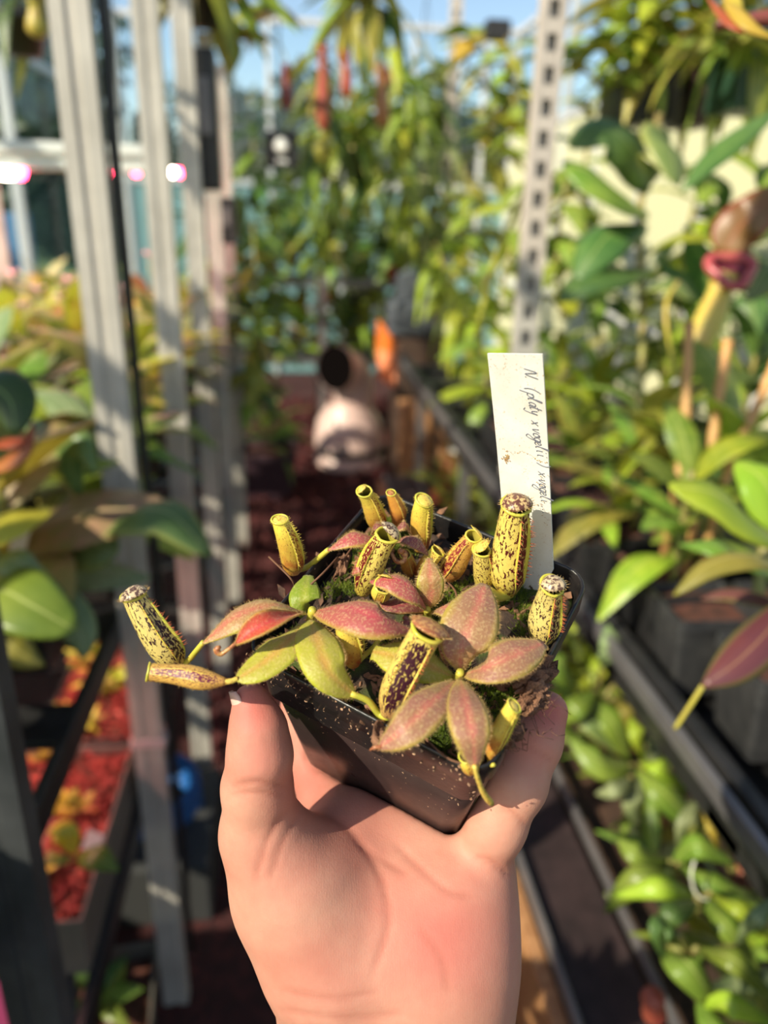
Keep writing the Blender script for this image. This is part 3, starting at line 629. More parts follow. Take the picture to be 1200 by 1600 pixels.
# ---------------------------------------------------------------- lower bench leaves
specL = [('sprawling green pitcher plant under the bench rail, nearest the little finger', (930, 1100, 1.02), [((905, 1075), (880, 1040), (850, 1010), 34, 'green'), ((915, 1090), (960, 1130), (985, 1195), 30, 'green'), ((895, 1110), (930, 1130), (985, 1185), 26, 'bluegreen'), ((940, 1040), (955, 1010), (950, 975), 22, 'sage'), ((960, 1070), (990, 1080), (1015, 1120), 22, 'lime'), ((930, 1080), (900, 1105), (880, 1130), 24, 'green'), ((960, 1090), (985, 1110), (990, 1160), 20, 'olive')]),
 ('green pitcher plant with long arching leaves below the bench rail', (1000, 1200, .92), [((990, 1200), (1040, 1240), (1105, 1310), 30, 'green'), ((1000, 1210), (990, 1250), (1000, 1290), 24, 'sage'), ((985, 1195), (940, 1190), (890, 1155), 34, 'green'), ((1000, 1190), (1030, 1195), (1060, 1230), 22, 'lime'), ((1010, 1190), (1000, 1150), (985, 1120), 20, 'lime'), ((985, 1215), (960, 1230), (930, 1240), 20, 'sage')]),
 ('tangle of green and yellow leaves in the middle of the lower tray', (1060, 1340, .82), [((1045, 1345), (1000, 1335), (965, 1310), 24, 'green'), ((1050, 1345), (1090, 1320), (1150, 1350), 26, 'green'), ((1060, 1350), (1120, 1380), (1200, 1420), 24, 'green'), ((1045, 1350), (1040, 1400), (1050, 1450), 20, 'sage'), ((1060, 1335), (1075, 1290), (1090, 1250), 22, 'sage'), ((1100, 1250), (1120, 1290), (1125, 1330), 20, 'yellow'), ((1105, 1280), (1140, 1300), (1155, 1330), 18, 'red')]),
 ('glossy green pitcher plant overhanging the dark ledge', (1090, 1400, .72), [((1085, 1395), (1010, 1370), (945, 1425), 30, 'green'), ((1085, 1400), (1035, 1385), (960, 1400), 24, 'lime'), ((1090, 1410), (1050, 1430), (1030, 1480), 24, 'deep'), ((1100, 1400), (1140, 1450), (1190, 1520), 26, 'green'), ((1110, 1395), (1160, 1420), (1220, 1480), 20, 'lime')]),
 ('broad green leaves at the near end of the lower tray', (1080, 1480, .64), [((1045, 1480), (1080, 1510), (1130, 1585), 42, 'green'), ((1060, 1460), (1035, 1450), (1040, 1500), 26, 'deep'), ((1090, 1480), (1150, 1500), (1210, 1560), 26, 'green'), ((1100, 1590), (1140, 1570), (1210, 1600), 26, 'lime'), ((1090, 1560), (1130, 1620), (1180, 1650), 30, 'green'), ((1150, 1480), (1180, 1440), (1215, 1400), 18, 'sage')]),
 ('plum tinted plant beneath the bench rail', (1150, 1400, .86), [((1140, 1390), (1165, 1370), (1210, 1390), 22, 'plum'), ((1150, 1410), (1180, 1430), (1215, 1450), 20, 'pink'), ((1150, 1330), (1170, 1360), (1200, 1380), 18, 'red'), ((1130, 1300), (1110, 1270), (1080, 1230), 18, 'yellow')])]
for lb, (u, v_, d), lv in specL:
    pl = thing('tray_pitcher_plant', lb, 'pitcher plant', onZ(u, v_ + 30, BZ2 - .02), 'plants in the lower bench tray')
    for a, b, c_, hw, m_ in lv:
        k = rr.uniform(-.03, .03); pleaf(pl, [(*a, d + k + .02), (*b, d + k - .02), (*c_, d + k)], hw * .78, m_, (rr.uniform(-.2, .2), .6, .75), a=rr.uniform(.8, 1.05), q=.75, curl=rr.uniform(.2, .45))
        pstem(pl, [(u, v_ + 25, d + .06), ((u + a[0]) / 2, (v_ + a[1]) / 2 + 5, d + .04), (*a, d + k + .02)], .0028)
for i in range(26):
    x = rr.uniform(.44, .62); y = .45 + i * .075; tk = rr.choice([('green', 'sage'), ('lime', 'green'), ('olive', 'green', 'red')])
    rosette('tray_seedling', {'green': 'sage green', 'lime': 'lime green', 'olive': 'olive and red'}[tk[0]] + ' young plant in lower tray ' + ('by the rail' if x < .5 else 'middle' if x < .56 else 'under the tier') + ', near the ' + ['first', 'second', 'third', 'fourth'][min(3, max(0, round((y - .4) / .72)))] + ' bench upright', 'pitcher plant', (x, y, BZ2 - .025), 9, rr.uniform(.08, .13), rr.choice(['strap', 'strap', 'droop']), tk, rr, rr.uniform(.04, .10), (0, 1.0), 'young plants in the lower bench tray')
cup = W(1020, 1560, .72); th = thing('small_pitcher', 'small dark red pitcher lying on the dark ledge', 'pitcher', cup); hangpitcher(th, tuple(cup), .04, .012, REDP, (.3, .2))
wp = pstem(thing('air_line', 'thin clear tube curling over the lower tray leaves', 'tube', W(1070, 1400, .75)), [(1085, 1345, .74), (1080, 1370, .74), (1090, 1400, .74), (1120, 1410, .74)], .0012, plain('clear_tube', (.7, .7, .55), .3), 'tube')

# ---------------------------------------------------------------- tall leaves at upper right
pl = thing('tall_pitcher_vine', 'tall pitcher vine with huge green leaves beside the slotted post', 'pitcher plant', onX(990, 720, .62)); 
pstem(pl, [(990, 720, 1.45), (1005, 520, 1.45), (1000, 330, 1.45), (1030, 180, 1.5)], .007)
for P, w_, m_, nn in (([(1010, 330, 1.45), (970, 300, 1.38), (930, 270, 1.34), (880, 250, 1.34)], 55, 'green', (0, .6, .7)), ([(1015, 300, 1.45), (990, 230, 1.4), (940, 195, 1.38), (890, 230, 1.38)], 50, 'deep', (-.2, .5, .8)), ([(1015, 290, 1.45), (1040, 230, 1.4), (1050, 230, 1.36), (1060, 290, 1.34)], 48, 'bluegreen', (.4, .2, .9)), ([(1010, 350, 1.45), (960, 360, 1.4), (930, 390, 1.38), (900, 440, 1.38)], 40, 'deep', (-.1, .5, .8)), ([(1008, 420, 1.45), (960, 420, 1.4), (920, 430, 1.38), (870, 470, 1.38)], 42, 'deep', (0, .7, .6)), ([(1000, 470, 1.45), (1030, 440, 1.4), (1060, 440, 1.38), (1085, 470, 1.38)], 30, 'bluegreen', (.1, .7, .6)), ([(1005, 400, 1.45), (1050, 370, 1.4), (1090, 365, 1.38), (1130, 380, 1.38)], 24, 'lime', (0, .8, .5))):
    pleaf(pl, P, w_, m_, nn, q=.6, curl=.35)
pl = thing('tall_pitcher_vine', 'dark leaf vine hanging in front of the cream panels', 'pitcher plant', W(1225, 120, 1.2))
pstem(pl, [(1225, 120, 1.2), (1222, 190, 1.18), (1235, 300, 1.2)], .005)
for P, w_, m_ in (([(1215, 170, 1.18), (1160, 210, 1.12), (1110, 250, 1.1), (1065, 300, 1.1)], 20, 'deep'), ([(1235, 280, 1.2), (1205, 330, 1.15), (1180, 380, 1.14)], 34, 'deep'), ([(1230, 400, 1.2), (1195, 420, 1.15), (1165, 470, 1.15)], 40, 'bluegreen'), ([(1235, 250, 1.2), (1210, 270, 1.17), (1190, 300, 1.16)], 26, 'green')): pleaf(pl, P, w_, m_, (-.2, .3, .9), q=.7)
pl = thing('bud_shoot', 'reddish-brown branch with a yellow and orange shoot tip', 'branch', W(1230, 30, .62))
pstem(pl, [(1240, 28, .62), (1190, 30, .62), (1150, 36, .62), (1120, 40, .62)], (.008, .0035), plain('redbrown_branch', (.18, .05, .04), .4), 'branch')
pleaf(pl, [(1130, -5, .6), (1150, 15, .58), (1175, 40, .57), (1215, 62, .57)], 13, 'yellow', (-.2, .3, .9)); pleaf(pl, [(1105, -5, .6), (1140, 30, .58), (1170, 45, .575), (1230, 60, .57)], 12, 'red', (-.1, .5, .8)); pleaf(pl, [(1150, -40, .6), (1145, -10, .6), (1160, 20, .59)], 16, 'yellow', (0, .3, .9))
for (u0, u1, v0, v1, y, lb, m_) in ((965, 1070, 108, 190, 2.2, 'black hanging planter box beside the slotted post', BLACKP), (1075, 1140, 105, 195, 2.25, 'dark brown hanging planter box next to the black one', plain('dark_brown_planter', (.05, .025, .022), .5)), (1150, 1240, 80, 170, 1.9, 'dark green planter box under the roof edge', plain('dark_green_planter', (.02, .06, .035), .5))):
    a, b = onY(u0, v1, y), onY(u1, v0, y); th = thing('hanging_planter', lb, 'planter', ((a[0] + b[0]) / 2, y + .1, a[2])); w_, h_ = b[0] - a[0], b[2] - a[2]; cx = (a[0] + b[0]) / 2
    mb = MB(); mb.box((cx, y + .08, a[2] + h_ / 2), (w_, .16, h_), bev=.008); mb.build('box', m_, th)
    mb = MB(); mb.box((cx, y + .08, b[2] - .008), (w_ + .012, .172, .016), bev=.003); mb.build('lip', m_, th)
    for x in (a[0] + .02, b[0] - .02):
        mb = MB(); mb.tube([(x, y + .08, b[2]), (x, y + .08, b[2] + .3), (x, y + .08, b[2] + .6)], .002, 5); mb.build('wire', BLACKP, th, True)
    rosette('planter_vine', 'drooping leafy plant growing in the ' + lb.split(' beside')[0].split(' next')[0].split(' under')[0].replace('hanging ', ''), 'plant', (cx, y + .06, b[2] + .01), 22, .22, 'droop', ('green', 'lime', 'olive'), rr, .16, (-.6, 1.0))
GV = 'leafy vines climbing at the right'
for i, (pts, n_, L_, ms, lb) in enumerate(([[(880, 120, 1.9), (930, 60, 1.9), (1010, 20, 1.9), (1100, -20, 1.9)], 22, .14, ('lime', 'green', 'olive'), 'bright leafy vine crossing above the black planter'], [[(770, 520, 2.3), (800, 380, 2.3), (830, 260, 2.3), (800, 150, 2.4)], 14, .17, ('lime', 'green'), 'lime vine climbing just past the slotted post'], [[(940, 560, 2.1), (930, 420, 2.1), (910, 300, 2.2), (930, 150, 2.2)], 18, .17, ('deep', 'green', 'olive'), 'dark leafy vine climbing against the cream panels'], [[(1150, 560, 1.9), (1140, 430, 1.9), (1160, 330, 2.0)], 14, .15, ('deep', 'green', 'sage'), 'green vine rising behind the giant pitcher'], [[(720, 120, 3.0), (750, 60, 3.0), (770, 160, 3.0), (760, 260, 3.0)], 16, .2, ('olive', 'yellow', 'green'), 'olive-gold vine under the bright sky gap'], [[(1030, 40, 2.0), (1000, 90, 2.0), (950, 140, 2.0)], 14, .13, ('green', 'lime'), 'trailing green vine over the planter boxes'], [[(1190, 60, 1.7), (1120, 60, 1.7), (1060, 90, 1.7)], 12, .12, ('green', 'olive'), 'short green vine beside the red-brown branch'], [[(1080, 620, 1.75), (1060, 470, 1.75), (1080, 340, 1.8), (1120, 220, 1.8)], 16, .16, ('green', 'deep', 'lime'), 'green vine climbing beside the dark hanging leaf'], [[(880, 500, 1.9), (870, 380, 1.9), (890, 260, 1.9)], 14, .17, ('lime', 'green', 'olive'), 'lime vine wrapped close to the slotted post'])):
    vine('leafy_vine', lb, [W(*p) for p in pts], int(n_ * 1.5), L_, 'oval', ms, rr, GV, .005, -.2)
pstem(thing('arching_stalk', 'arching lime stalk in front of the slotted post', 'stalk', W(745, 520, 2.0)), [(745, 520, 2.0), (770, 420, 1.95), (800, 340, 1.9), (830, 280, 1.88)], .008, plain('lime_stalk', (.40, .40, .05), .5), 'stalk')

# ---------------------------------------------------------------- centre: end of the aisle
PVC = plain('pvc_pipe', (.72, .50, .44), .4, 0, (.64, .44, .39), 4)
pb = onZ(545, 727, .0); px0, py0 = pb[0], pb[1]; pd = depth(pb); mpx = pd / F
pv = thing('drain_pipe', 'pinkish plastic drain pipe elbow standing on the mulch', 'pipe', pb)
mb = MB(); r0 = 52 * mpx; zh = 62 * mpx
mb.lathe([(r0 * .98, 0), (r0, .005), (r0, 24 * mpx), (r0 * .97, 24 * mpx)], pb, 28); mb.build('socket', PVC, pv, True)
mb = MB(); mb.lathe([(r0 * 1.02, 24 * mpx), (r0 * 1.03, 32 * mpx), (r0 * .99, 34 * mpx)], pb, 28); mb.build('seal_ring', BLACKP, pv, True)
mb = MB(); mb.lathe([(r0, 33 * mpx), (r0 * 1.01, 50 * mpx), (r0 * .93, 74 * mpx), (r0 * .68, 92 * mpx), (r0 * .62, 100 * mpx)], pb, 28, cap=False); mb.build('reducer', PVC, pv, True)
rp = 30 * mpx; top = 126 * mpx
q = [(px0 + 6 * mpx, py0, 90 * mpx), (px0 + 6 * mpx, py0, top * .9)] + [(px0 + 6 * mpx - 27 * mpx * (1 - math.cos(a)), py0 - 34 * mpx * (1 - math.cos(a)), top + 32 * mpx * math.sin(a)) for a in np.linspace(0, 1.5, 8)]
mb = MB(); mb.tube(crv(q, 26), rp, 22, cap=False); mb.build('elbow', PVC, pv, True)
e = np.array(q[-1]); dv = np.array(q[-1]) - np.array(q[-2]); dv /= np.linalg.norm(dv)
mb = MB(); mb.tube([e - dv * .01, e, e + dv * 4 * mpx, e + dv * 9 * mpx], rp * 1.12, 24, cap=False); mb.build('collar', PVC, pv, True)
u_ = np.cross(dv, (0, 0, 1)); u_ /= np.linalg.norm(u_); mb = MB(); mb.lathe([(rp * 1.1, 0), (.0, .0)], e + dv * 5 * mpx, 22, (u_, np.cross(dv, u_), dv), False); mb.build('bore_shade_disc', plain('bore_shade', (.004, .003, .003), 1, spec=0), pv)  # flat black disc: the shade inside the hollow pipe, painted in
# orange panel, wooden posts and boxes by the pipe
def boxthing(name, label, cat, u0, u1, v0, v1, y, dp, m, bev=.006, rot=None, floor=False):
    a, b = onY(u0, v1, y), onY(u1, v0, y); a[2] = 0 if floor else a[2]; c_ = (a + b) / 2; c_[1] += dp / 2; mb = MB(); mb.box(c_, (b[0] - a[0], dp, b[2] - a[2]), rot, bev); return tag(mb.build(name, m), label, cat)
OR = plain('orange_plastic', (.85, .20, .02), .45, 0, (.75, .16, .02), 6)
a = [onY(590, 498, 3.9), onY(640, 560, 3.8), onY(625, 612, 3.75), onY(592, 590, 3.85), onY(588, 545, 3.9)]
n_ = len(a); off_ = np.array([.01, .03, 0]); tag(obj('orange_sheet', mesh('orange_sheet', a + [p + off_ for p in a], [tuple(range(n_)), tuple(range(2 * n_ - 1, n_ - 1, -1))] + [(i, i + n_, (i + 1) % n_ + n_, (i + 1) % n_) for i in range(n_)], smooth=False), OR), 'bright orange plastic sheet leaning beside the drain pipe', 'sheet')
boxthing('wooden_post', 'short wooden post right of the drain pipe', 'post', 622, 676, 632, 800, 2.9, .11, WOOD, floor=True)
boxthing('wooden_post', 'shorter wooden post set back behind the first one', 'post', 690, 735, 590, 680, 3.2, .1, WOOD, floor=True)
boxthing('wooden_beam', 'wooden beam lying low behind the white tag', 'beam', 740, 800, 700, 760, 2.5, .07, WOOD)
boxthing('storage_cabinet', 'dark brown cabinet carrying the pump box', 'cabinet', 618, 700, 529, 700, 3.72, .25, plain('dark_cabinet', (.06, .035, .025), .6, 0, (.09, .05, .035), 8), floor=True)
boxthing('pump_box', 'dark grey pump box above the orange sheet', 'box', 607, 685, 470, 528, 3.7, .2, plain('dark_grey_box', (.07, .08, .095), .5, 0, (.10, .11, .13), 12), .03)
boxthing('fan_heater', 'upright dark grey heater case on the pump box', 'heater', 622, 670, 428, 474, 3.75, .15, plain('heater_case', (.09, .10, .12), .5), .012)
cx = onY(420, 705, 3.6); sqpot((cx[0], cx[1], 0), .27, .24, plain('plum_black_pot', (.05, .025, .035), .5), 'dark plum square pot on the mulch left of the drain pipe', name='large_pot')
rosette('pot_plant', 'dark leafy plant in the dark plum pot', 'plant', (cx[0], cx[1], .21), 16, .24, 'strap', ('deep', 'green', 'bluegreen'), rr, .15, (-.3, 1.0))
REDPOT = plain('terracotta_red', (.50, .07, .035), .5, 0, (.40, .05, .03), 8)
for i, (u, v_, y, r_, lb) in enumerate(((507, 458, 4.2, .055, 'small red round pot on the far staging'), (607, 432, 4.3, .05, 'red pot beside the heater case'), (455, 400, 4.5, .05, 'red pot high on the far staging'), (428, 520, 4.7, .05, 'red pot low on the far staging'))):
    p = onY(u, v_, y); th = thing('round_pot', lb, 'plant pot', p); mb = MB(); mb.lathe([(r_ * .7, -.04), (r_ * .95, .03), (r_ * 1.06, .03), (r_ * 1.06, .05), (r_ * .9, .05), (r_ * .85, .035), (0, .035)], p, 18); mb.build('pot_wall', REDPOT, th, True)
    rosette('potted_bromeliad', 'upright olive leaves growing from the ' + lb, 'plant', (p[0], p[1], p[2] + .035), 12, .2, 'strap', ('olive', 'green', 'lime'), rr, .06, (.5, 1.4))
# far staging
stg = thing('far_staging', 'grey slatted staging at the end of the aisle', 'staging', (.15, 4.7, 0))
for z in (.55, .95):
    for k in range(6):
        mb = MB(); mb.box((.15, 4.15 + .11 * k, z), (1.3, .07, .02), bev=.002); mb.build('slat', GREYR, stg)
for x in (-.45, .15, .75):
    for y in (4.13, 4.72):
        mb = MB(); mb.box((x, y, .5), (.035, .035, 1.0)); mb.build('leg', GREYR, stg)
GC = 'plants crowding the far staging'
LBC = {('deep', 'green'): 'dark green plant on the far staging', ('green', 'olive'): 'olive green plant on the far staging', ('bluegreen', 'deep'): 'blue-green plant on the far staging', ('lime', 'green'): 'lime green plant on the far staging'}
ks = list(LBC); shp = {'strap': 'narrow-leaf', 'oval': 'oval-leaf', 'droop': 'drooping'}; hw_ = ['behind the jars', 'beside the moss column', 'behind the pump box']
for i in range(22):
    z = .56 if i % 2 else .96; k = ks[rr.randrange(4)]
    kd = rr.choice(['strap', 'oval', 'droop'])
    rosette('staging_plant', shp[kd] + ' ' + LBC[k].replace('on the far', 'on the ' + ('lower' if i % 2 else 'upper') + ' far') + ' ' + hw_[min(2, i // 8)], 'plant', (-.48 + .058 * i + rr.uniform(-.03, .03), rr.uniform(4.2, 4.65), z + .012), 15, rr.uniform(.18, .28), kd, k, rr, rr.uniform(.12, .3), (-.3, 1.1), GC + ', ' + k[0] + ' leaves')
# moss totem and small far things
p = onY(558, 430, 4.9); th = thing('moss_totem', 'thick grey-green moss covered column behind the drain pipe', 'column', (p[0], p[1], 0)); mb = MB(); mb.tube(crv([(p[0], p[1], 0), (p[0] + .01, p[1], .6), (p[0], p[1], 1.15)], 14), [.085 + .008 * math.sin(i * 1.7) for i in range(14)], 16); mb.build('column', plain('moss_column', (.07, .085, .035), .95, 0, (.12, .12, .06), 25, 1, 60, .02), th, True)
for (u0, u1, v0, v1, y, m_, lb) in ((415, 465, 207, 262, 3.1, BLACKP, None), (480, 505, 282, 305, 3.6, plain('blue_box', (.03, .07, .20), .5), 'small blue box on the back rail'), (488, 502, 275, 283, 3.6, plain('red_cap', (.6, .08, .06), .5), 'red cap on top of the small blue box'), (420, 440, 478, 498, 4.4, plain('blue_jar', (.04, .12, .35), .4), 'little blue jar on the far staging'), (448, 472, 470, 500, 4.4, plain('white_jar', (.65, .62, .62), .4), 'little white jar on the far staging'), (452, 478, 506, 535, 4.4, plain('cream_jar', (.60, .50, .45), .4), 'cream tub below the little white jar'), (330, 362, 150, 195, 3.0, plain('white_controller', (.75, .75, .74), .4), 'white controller box hanging behind the posts'), (335, 362, 238, 268, 3.0, plain('white_controller', (.75, .75, .74), .4), 'lower white box hanging behind the posts'), (760, 800, 30, 60, 3.2, BLACKP, 'black lamp head under the sky gap')):
    if lb: boxthing('small_box', lb, 'box', u0, u1, v0, v1, y, .06, m_)
a, b = onY(415, 262, 3.1), onY(465, 207, 3.1); c_ = (a + b) / 2; th = thing('circulation_fan', 'square black fan unit with a white hub and bar, hung mid-air', 'fan', c_); mb = MB(); mb.box(c_, (b[0] - a[0], .07, b[2] - a[2]), bev=.006); mb.build('housing', BLACKP, th)
mb = MB(); mb.lathe([(0, 0), (.026, 0), (.026, .006), (.018, .010), (0, .010)], c_ + np.array([0, -.036, .012]), 18, ((1, 0, 0), (0, 0, 1), (0, -1, 0))); mb.build('hub', WHITE, th, True)
mb = MB(); mb.box(c_ + np.array([0, -.037, -.038]), (.04, .004, .012)); mb.build('bar', WHITE, th); mb = MB(); mb.tube([c_ + np.array([0, 0, .06]), c_ + np.array([0, 0, .5]), c_ + np.array([0, 0, .9])], .003, 5); mb.build('hanger', BLACKP, th, True)
# hanging baskets and their red pitchers
GB = 'plants hanging under the roof'
def hang_basket(u, v_, d, r_, lb, lb2, m_, ms, n_, L_, pit):
    p = W(u, v_, d); th = thing('hanging_pot', lb, 'hanging pot', p); mb = MB(); mb.lathe([(r_ * .68, -r_ * 1.5), (r_ * .95, -.02), (r_ * 1.05, -.02), (r_ * 1.05, 0), (r_ * .92, 0), (r_ * .9, -.02), (0, -.02)], p, 18); mb.build('pot_wall', m_, th, True)
    for k in range(3):
        a = k * 2.1; mb = MB(); mb.tube([p + np.array([math.cos(a) * r_, math.sin(a) * r_, 0]), p + np.array([math.cos(a) * r_ * .5, math.sin(a) * r_ * .5, .25]), p + np.array([0, 0, .5])], .0015, 5); mb.build('wire', BLACKP, th, True)
    q = rosette('hanging_pitcher_plant', lb2, 'pitcher plant', (p[0], p[1], p[2] - .015), n_, L_, 'droop', ms, rr, .12, (-.7, .9), GB)
    for (uu, vv, ln, rr_, mm_) in pit:
        t_ = W(uu, vv, d - .06); hangpitcher(q, tuple(t_), ln * d / F, rr_ * d / F, mm_, (rr.uniform(-.1, .1), 0))
        mb = MB(); mb.tube(crv([p, (p + t_) / 2 + np.array([0, 0, .12]), t_ + np.array([.02, 0, -.02])], 12), .0018, 5); mb.build('tendril', STEMM, q, True)
hang_basket(575, 20, 2.5, .055, 'black hanging pot high over the aisle', 'pitcher plant with long red pitchers hanging over the aisle', BLACKP, ('green', 'olive', 'deep'), 18, .24, [(505, 75, 115, 11, REDP), (540, 85, 60, 9, REDP), (595, 105, 85, 12, plain('olive_red_pitcher', (.36, .16, .06), .4)), (541, -10, 95, 11, LIMEP)])
hang_basket(315, -20, 2.0, .06, 'dark hanging pot above the steel posts', 'pitcher plant with dangling brown tips over the steel posts', BLACKP, ('olive', 'pink', 'green'), 16, .24, [(295, 40, 60, 11, BROWNSTEM), (448, 105, 60, 9, plain('dark_red_pitcher', (.20, .03, .03), .4))])
hang_basket(555, 235, 3.4, .07, 'moss basket hanging half way down over the aisle', 'bushy green plant in the moss basket over the aisle', plain('moss_basket', (.10, .11, .04), .9), ('deep', 'green', 'lime'), 24, .26, [(610, 110, 50, 10, REDP)])
hang_basket(660, 180, 3.6, .07, 'green hanging pot near the end wall', 'pale green fern-like plant hanging near the end wall', plain('green_pot', (.08, .14, .06), .6), ('green', 'bluegreen', 'sage'), 24, .26, [])
hang_basket(455, 330, 4.6, .07, 'dark basket hanging low on the left of the aisle end', 'dark leafy plant hanging low at the aisle end', BLACKP, ('deep', 'green'), 22, .26, [])
hang_basket(30, 20, 1.5, .05, 'black hanging pot by the left glazing', 'olive pitcher plant hanging by the left glazing', BLACKP, ('olive', 'deep'), 6, .12, [(55, 0, 50, 16, LIMEP)])
for i, (pts, n_, L_, ms, lb) in enumerate(([[(500, 60, 3.0), (505, 180, 3.0), (515, 300, 3.1), (520, 420, 3.2)], 26, .17, ('deep', 'green', 'olive'), 'long leafy vine hanging down the middle of the aisle'], [[(610, 40, 3.2), (630, 150, 3.2), (625, 260, 3.3), (640, 360, 3.4)], 24, .18, ('green', 'lime', 'bluegreen'), 'pale green vine hanging right of the aisle middle'], [[(395, 350, 2.9), (400, 450, 2.9), (395, 560, 2.9), (400, 640, 2.9)], 22, .17, ('deep', 'green', 'olive'), 'green vine behind the farthest steel posts'], [[(680, 380, 3.2), (700, 440, 3.0), (720, 520, 2.9), (740, 600, 2.8)], 20, .17, ('green', 'lime'), 'lime-green trailing plant between the pump box and the tag'], [[(400, 30, 2.6), (420, 0, 2.6), (370, 60, 2.6), (340, 40, 2.6)], 14, .15, ('olive', 'pink', 'green'), 'brown-tipped vine across the top of the farther posts'], [[(760, 430, 2.5), (750, 500, 2.4), (760, 580, 2.3), (755, 640, 2.3)], 14, .16, ('lime', 'lime', 'green'), 'bright lime trailing leaves left of the white tag'], [[(610, 380, 4.0), (680, 370, 4.0), (760, 360, 4.0)], 26, .24, ('green', 'deep', 'bluegreen'), 'bank of green fronds in front of the end wall panels'], [[(390, 150, 3.4), (400, 260, 3.4), (430, 330, 3.5)], 14, .17, ('deep', 'green'), 'dark vine trailing behind the black fan'], [[(660, 60, 3.6), (690, 160, 3.6), (670, 280, 3.6), (690, 380, 3.7)], 26, .2, ('green', 'bluegreen', 'sage'), 'blue-green vine hanging beside the thin slotted post'], [[(560, 90, 3.9), (570, 200, 3.9), (560, 320, 4.0)], 26, .2, ('deep', 'green', 'olive'), 'thick dark vine hanging above the moss column'], [[(430, 300, 4.9), (440, 370, 4.9), (425, 430, 4.9), (440, 500, 4.9)], 24, .22, ('deep', 'green', 'olive'), 'dark vine hanging over the far staging by the jars'], [[(720, 250, 3.4), (740, 330, 3.3), (730, 420, 3.2), (745, 500, 3.1)], 22, .2, ('green', 'lime', 'olive'), 'leafy green vine between the two slotted posts'], [[(790, 60, 2.8), (800, 150, 2.8), (780, 230, 2.8)], 18, .18, ('olive', 'green', 'bluegreen'), 'olive vine close behind the top of the slotted post'])):
    vine('hanging_vine', lb, [W(*p) for p in pts], int(n_ * 1.6), L_ * 1.05, 'droop' if i in (0, 1, 3, 8, 9) else 'oval', ms, rr, GB, .005, -.3)
# white flowers and clutter to the right of the posts
for u, v_ in ((700, 665), (712, 680), (708, 700), (790, 700)):
    p = W(u, v_, 2.4); th = thing('white_flower', 'small white flower by the shorter wooden post', 'flower', p, 'white flowers by the wooden post')
    for k in range(5):
        a = k * 1.256; e = np.array([math.cos(a), -.5, math.sin(a)]); worldobj('petal', mesh('petal', [p, p + np.array([math.cos(a - .5), -.2, math.sin(a - .5)]) * .012, p + e * .018, p + np.array([math.cos(a + .5), -.2, math.sin(a + .5)]) * .012], [(0, 1, 2, 3)]), plain('white_petal', (.85, .82, .80), .5), th)
    mb = MB(); mb.tube(crv([p, p + np.array([.01, .02, -.06]), p + np.array([.03, .03, -.14])], 6), .002, 5); mb.build('stem', STEMM, th, True)
# ================================================================== THE HELD POT
r1 = np.array([.85425725, -.3555268, .35119456]); r1 /= np.linalg.norm(r1)
r2 = np.array([.54982113, .5978897, -.60078675]); r2 -= r1 * (r1 @ r2); r2 /= np.linalg.norm(r2)
pn = np.cross(r1, r2)
PO = c2w(np.array([.01369963, -.03392524, -.26499525]) * 8 / 9)
A1, A2, AN = R @ r1, R @ r2, R @ pn
PS = .08; PH = .074; PINS = .0095; SOIL = -.0085
def PL(a, b, c): return PO + A1 * a + A2 * b + AN * c
def pp(u, v, h):
    """point on the plane h metres above the pot rim, under pixel (u, v)"""
    r = ray(u, v); k = ((PO + AN * h - CAM) @ AN) / (r @ AN); return CAM + r * k
def pxm(p): return depth(p) / F
VC = R @ np.array([0, 0, 1.])      # towards the viewer

def rsq(s, rad, seg=5):
    h = s / 2; pts = []
    for cx, cy, a0 in ((1, 1, 0), (-1, 1, 90), (-1, -1, 180), (1, -1, 270)):
        for k in range(seg + 1):
            a = math.radians(a0 + 90 * k / seg)
            pts.append((cx * (h - rad) + rad * math.cos(a), cy * (h - rad) + rad * math.sin(a)))
    return pts
def loft(levels, capb=True):
    v = []; f = []; n = None
    for s, rad, c in levels:
        q = rsq(s, rad); n = len(q); v += [PL(a, b, c) for a, b in q]
    for i in range(len(levels) - 1):
        f += [(i * n + k, i * n + (k + 1) % n, (i + 1) * n + (k + 1) % n, (i + 1) * n + k) for k in range(n)]
    if capb: f.append(tuple(range(n - 1, -1, -1)))
    return v, f

t = NT('pot_plastic'); oc = t.ob()
spk = t.ramp(t.vor(380, oc), [(.07, 1.), (.14, 0.)])
msk = t.ramp(t.noise(45, 3, .6, oc), [(.5, 0.), (.62, 1.)])
dirt = t.math('MULTIPLY', spk, msk)
gloss_brown = t.ramp(t.noise(25, 6, .7, oc), [(.3, (.021, .013, .013)), (.7, (.055, .032, .030))])  # brown reflection of the sunlit gloss put into the plastic colour
t.set(Base_Color=t.mix(dirt, gloss_brown, (.42, .25, .15)), Roughness=t.ramp(t.noise(90, 4, .6, oc), [(.3, .27), (.7, .44)]))
t.bump(t.noise(400, 3, .6, oc), .12, .0004)
POTM = t.m
t = NT('pot_rim_plastic'); oc = t.ob()
spk = t.ramp(t.vor(460, oc), [(.06, 1.), (.17, 0.)])
msk = t.ramp(t.noise(60, 4, .7, oc), [(.44, 0.), (.56, 1.)])
t.set(Base_Color=t.mix(t.math('MULTIPLY', spk, msk), t.ramp(t.noise(30, 6, .7, oc), [(.35, (.008, .008, .009)), (.75, (.035, .028, .026))]), (.5, .32, .2)), Roughness=.3)
t.bump(t.noise(500, 4, .6, oc), .2, .0005)
RIMM = t.m

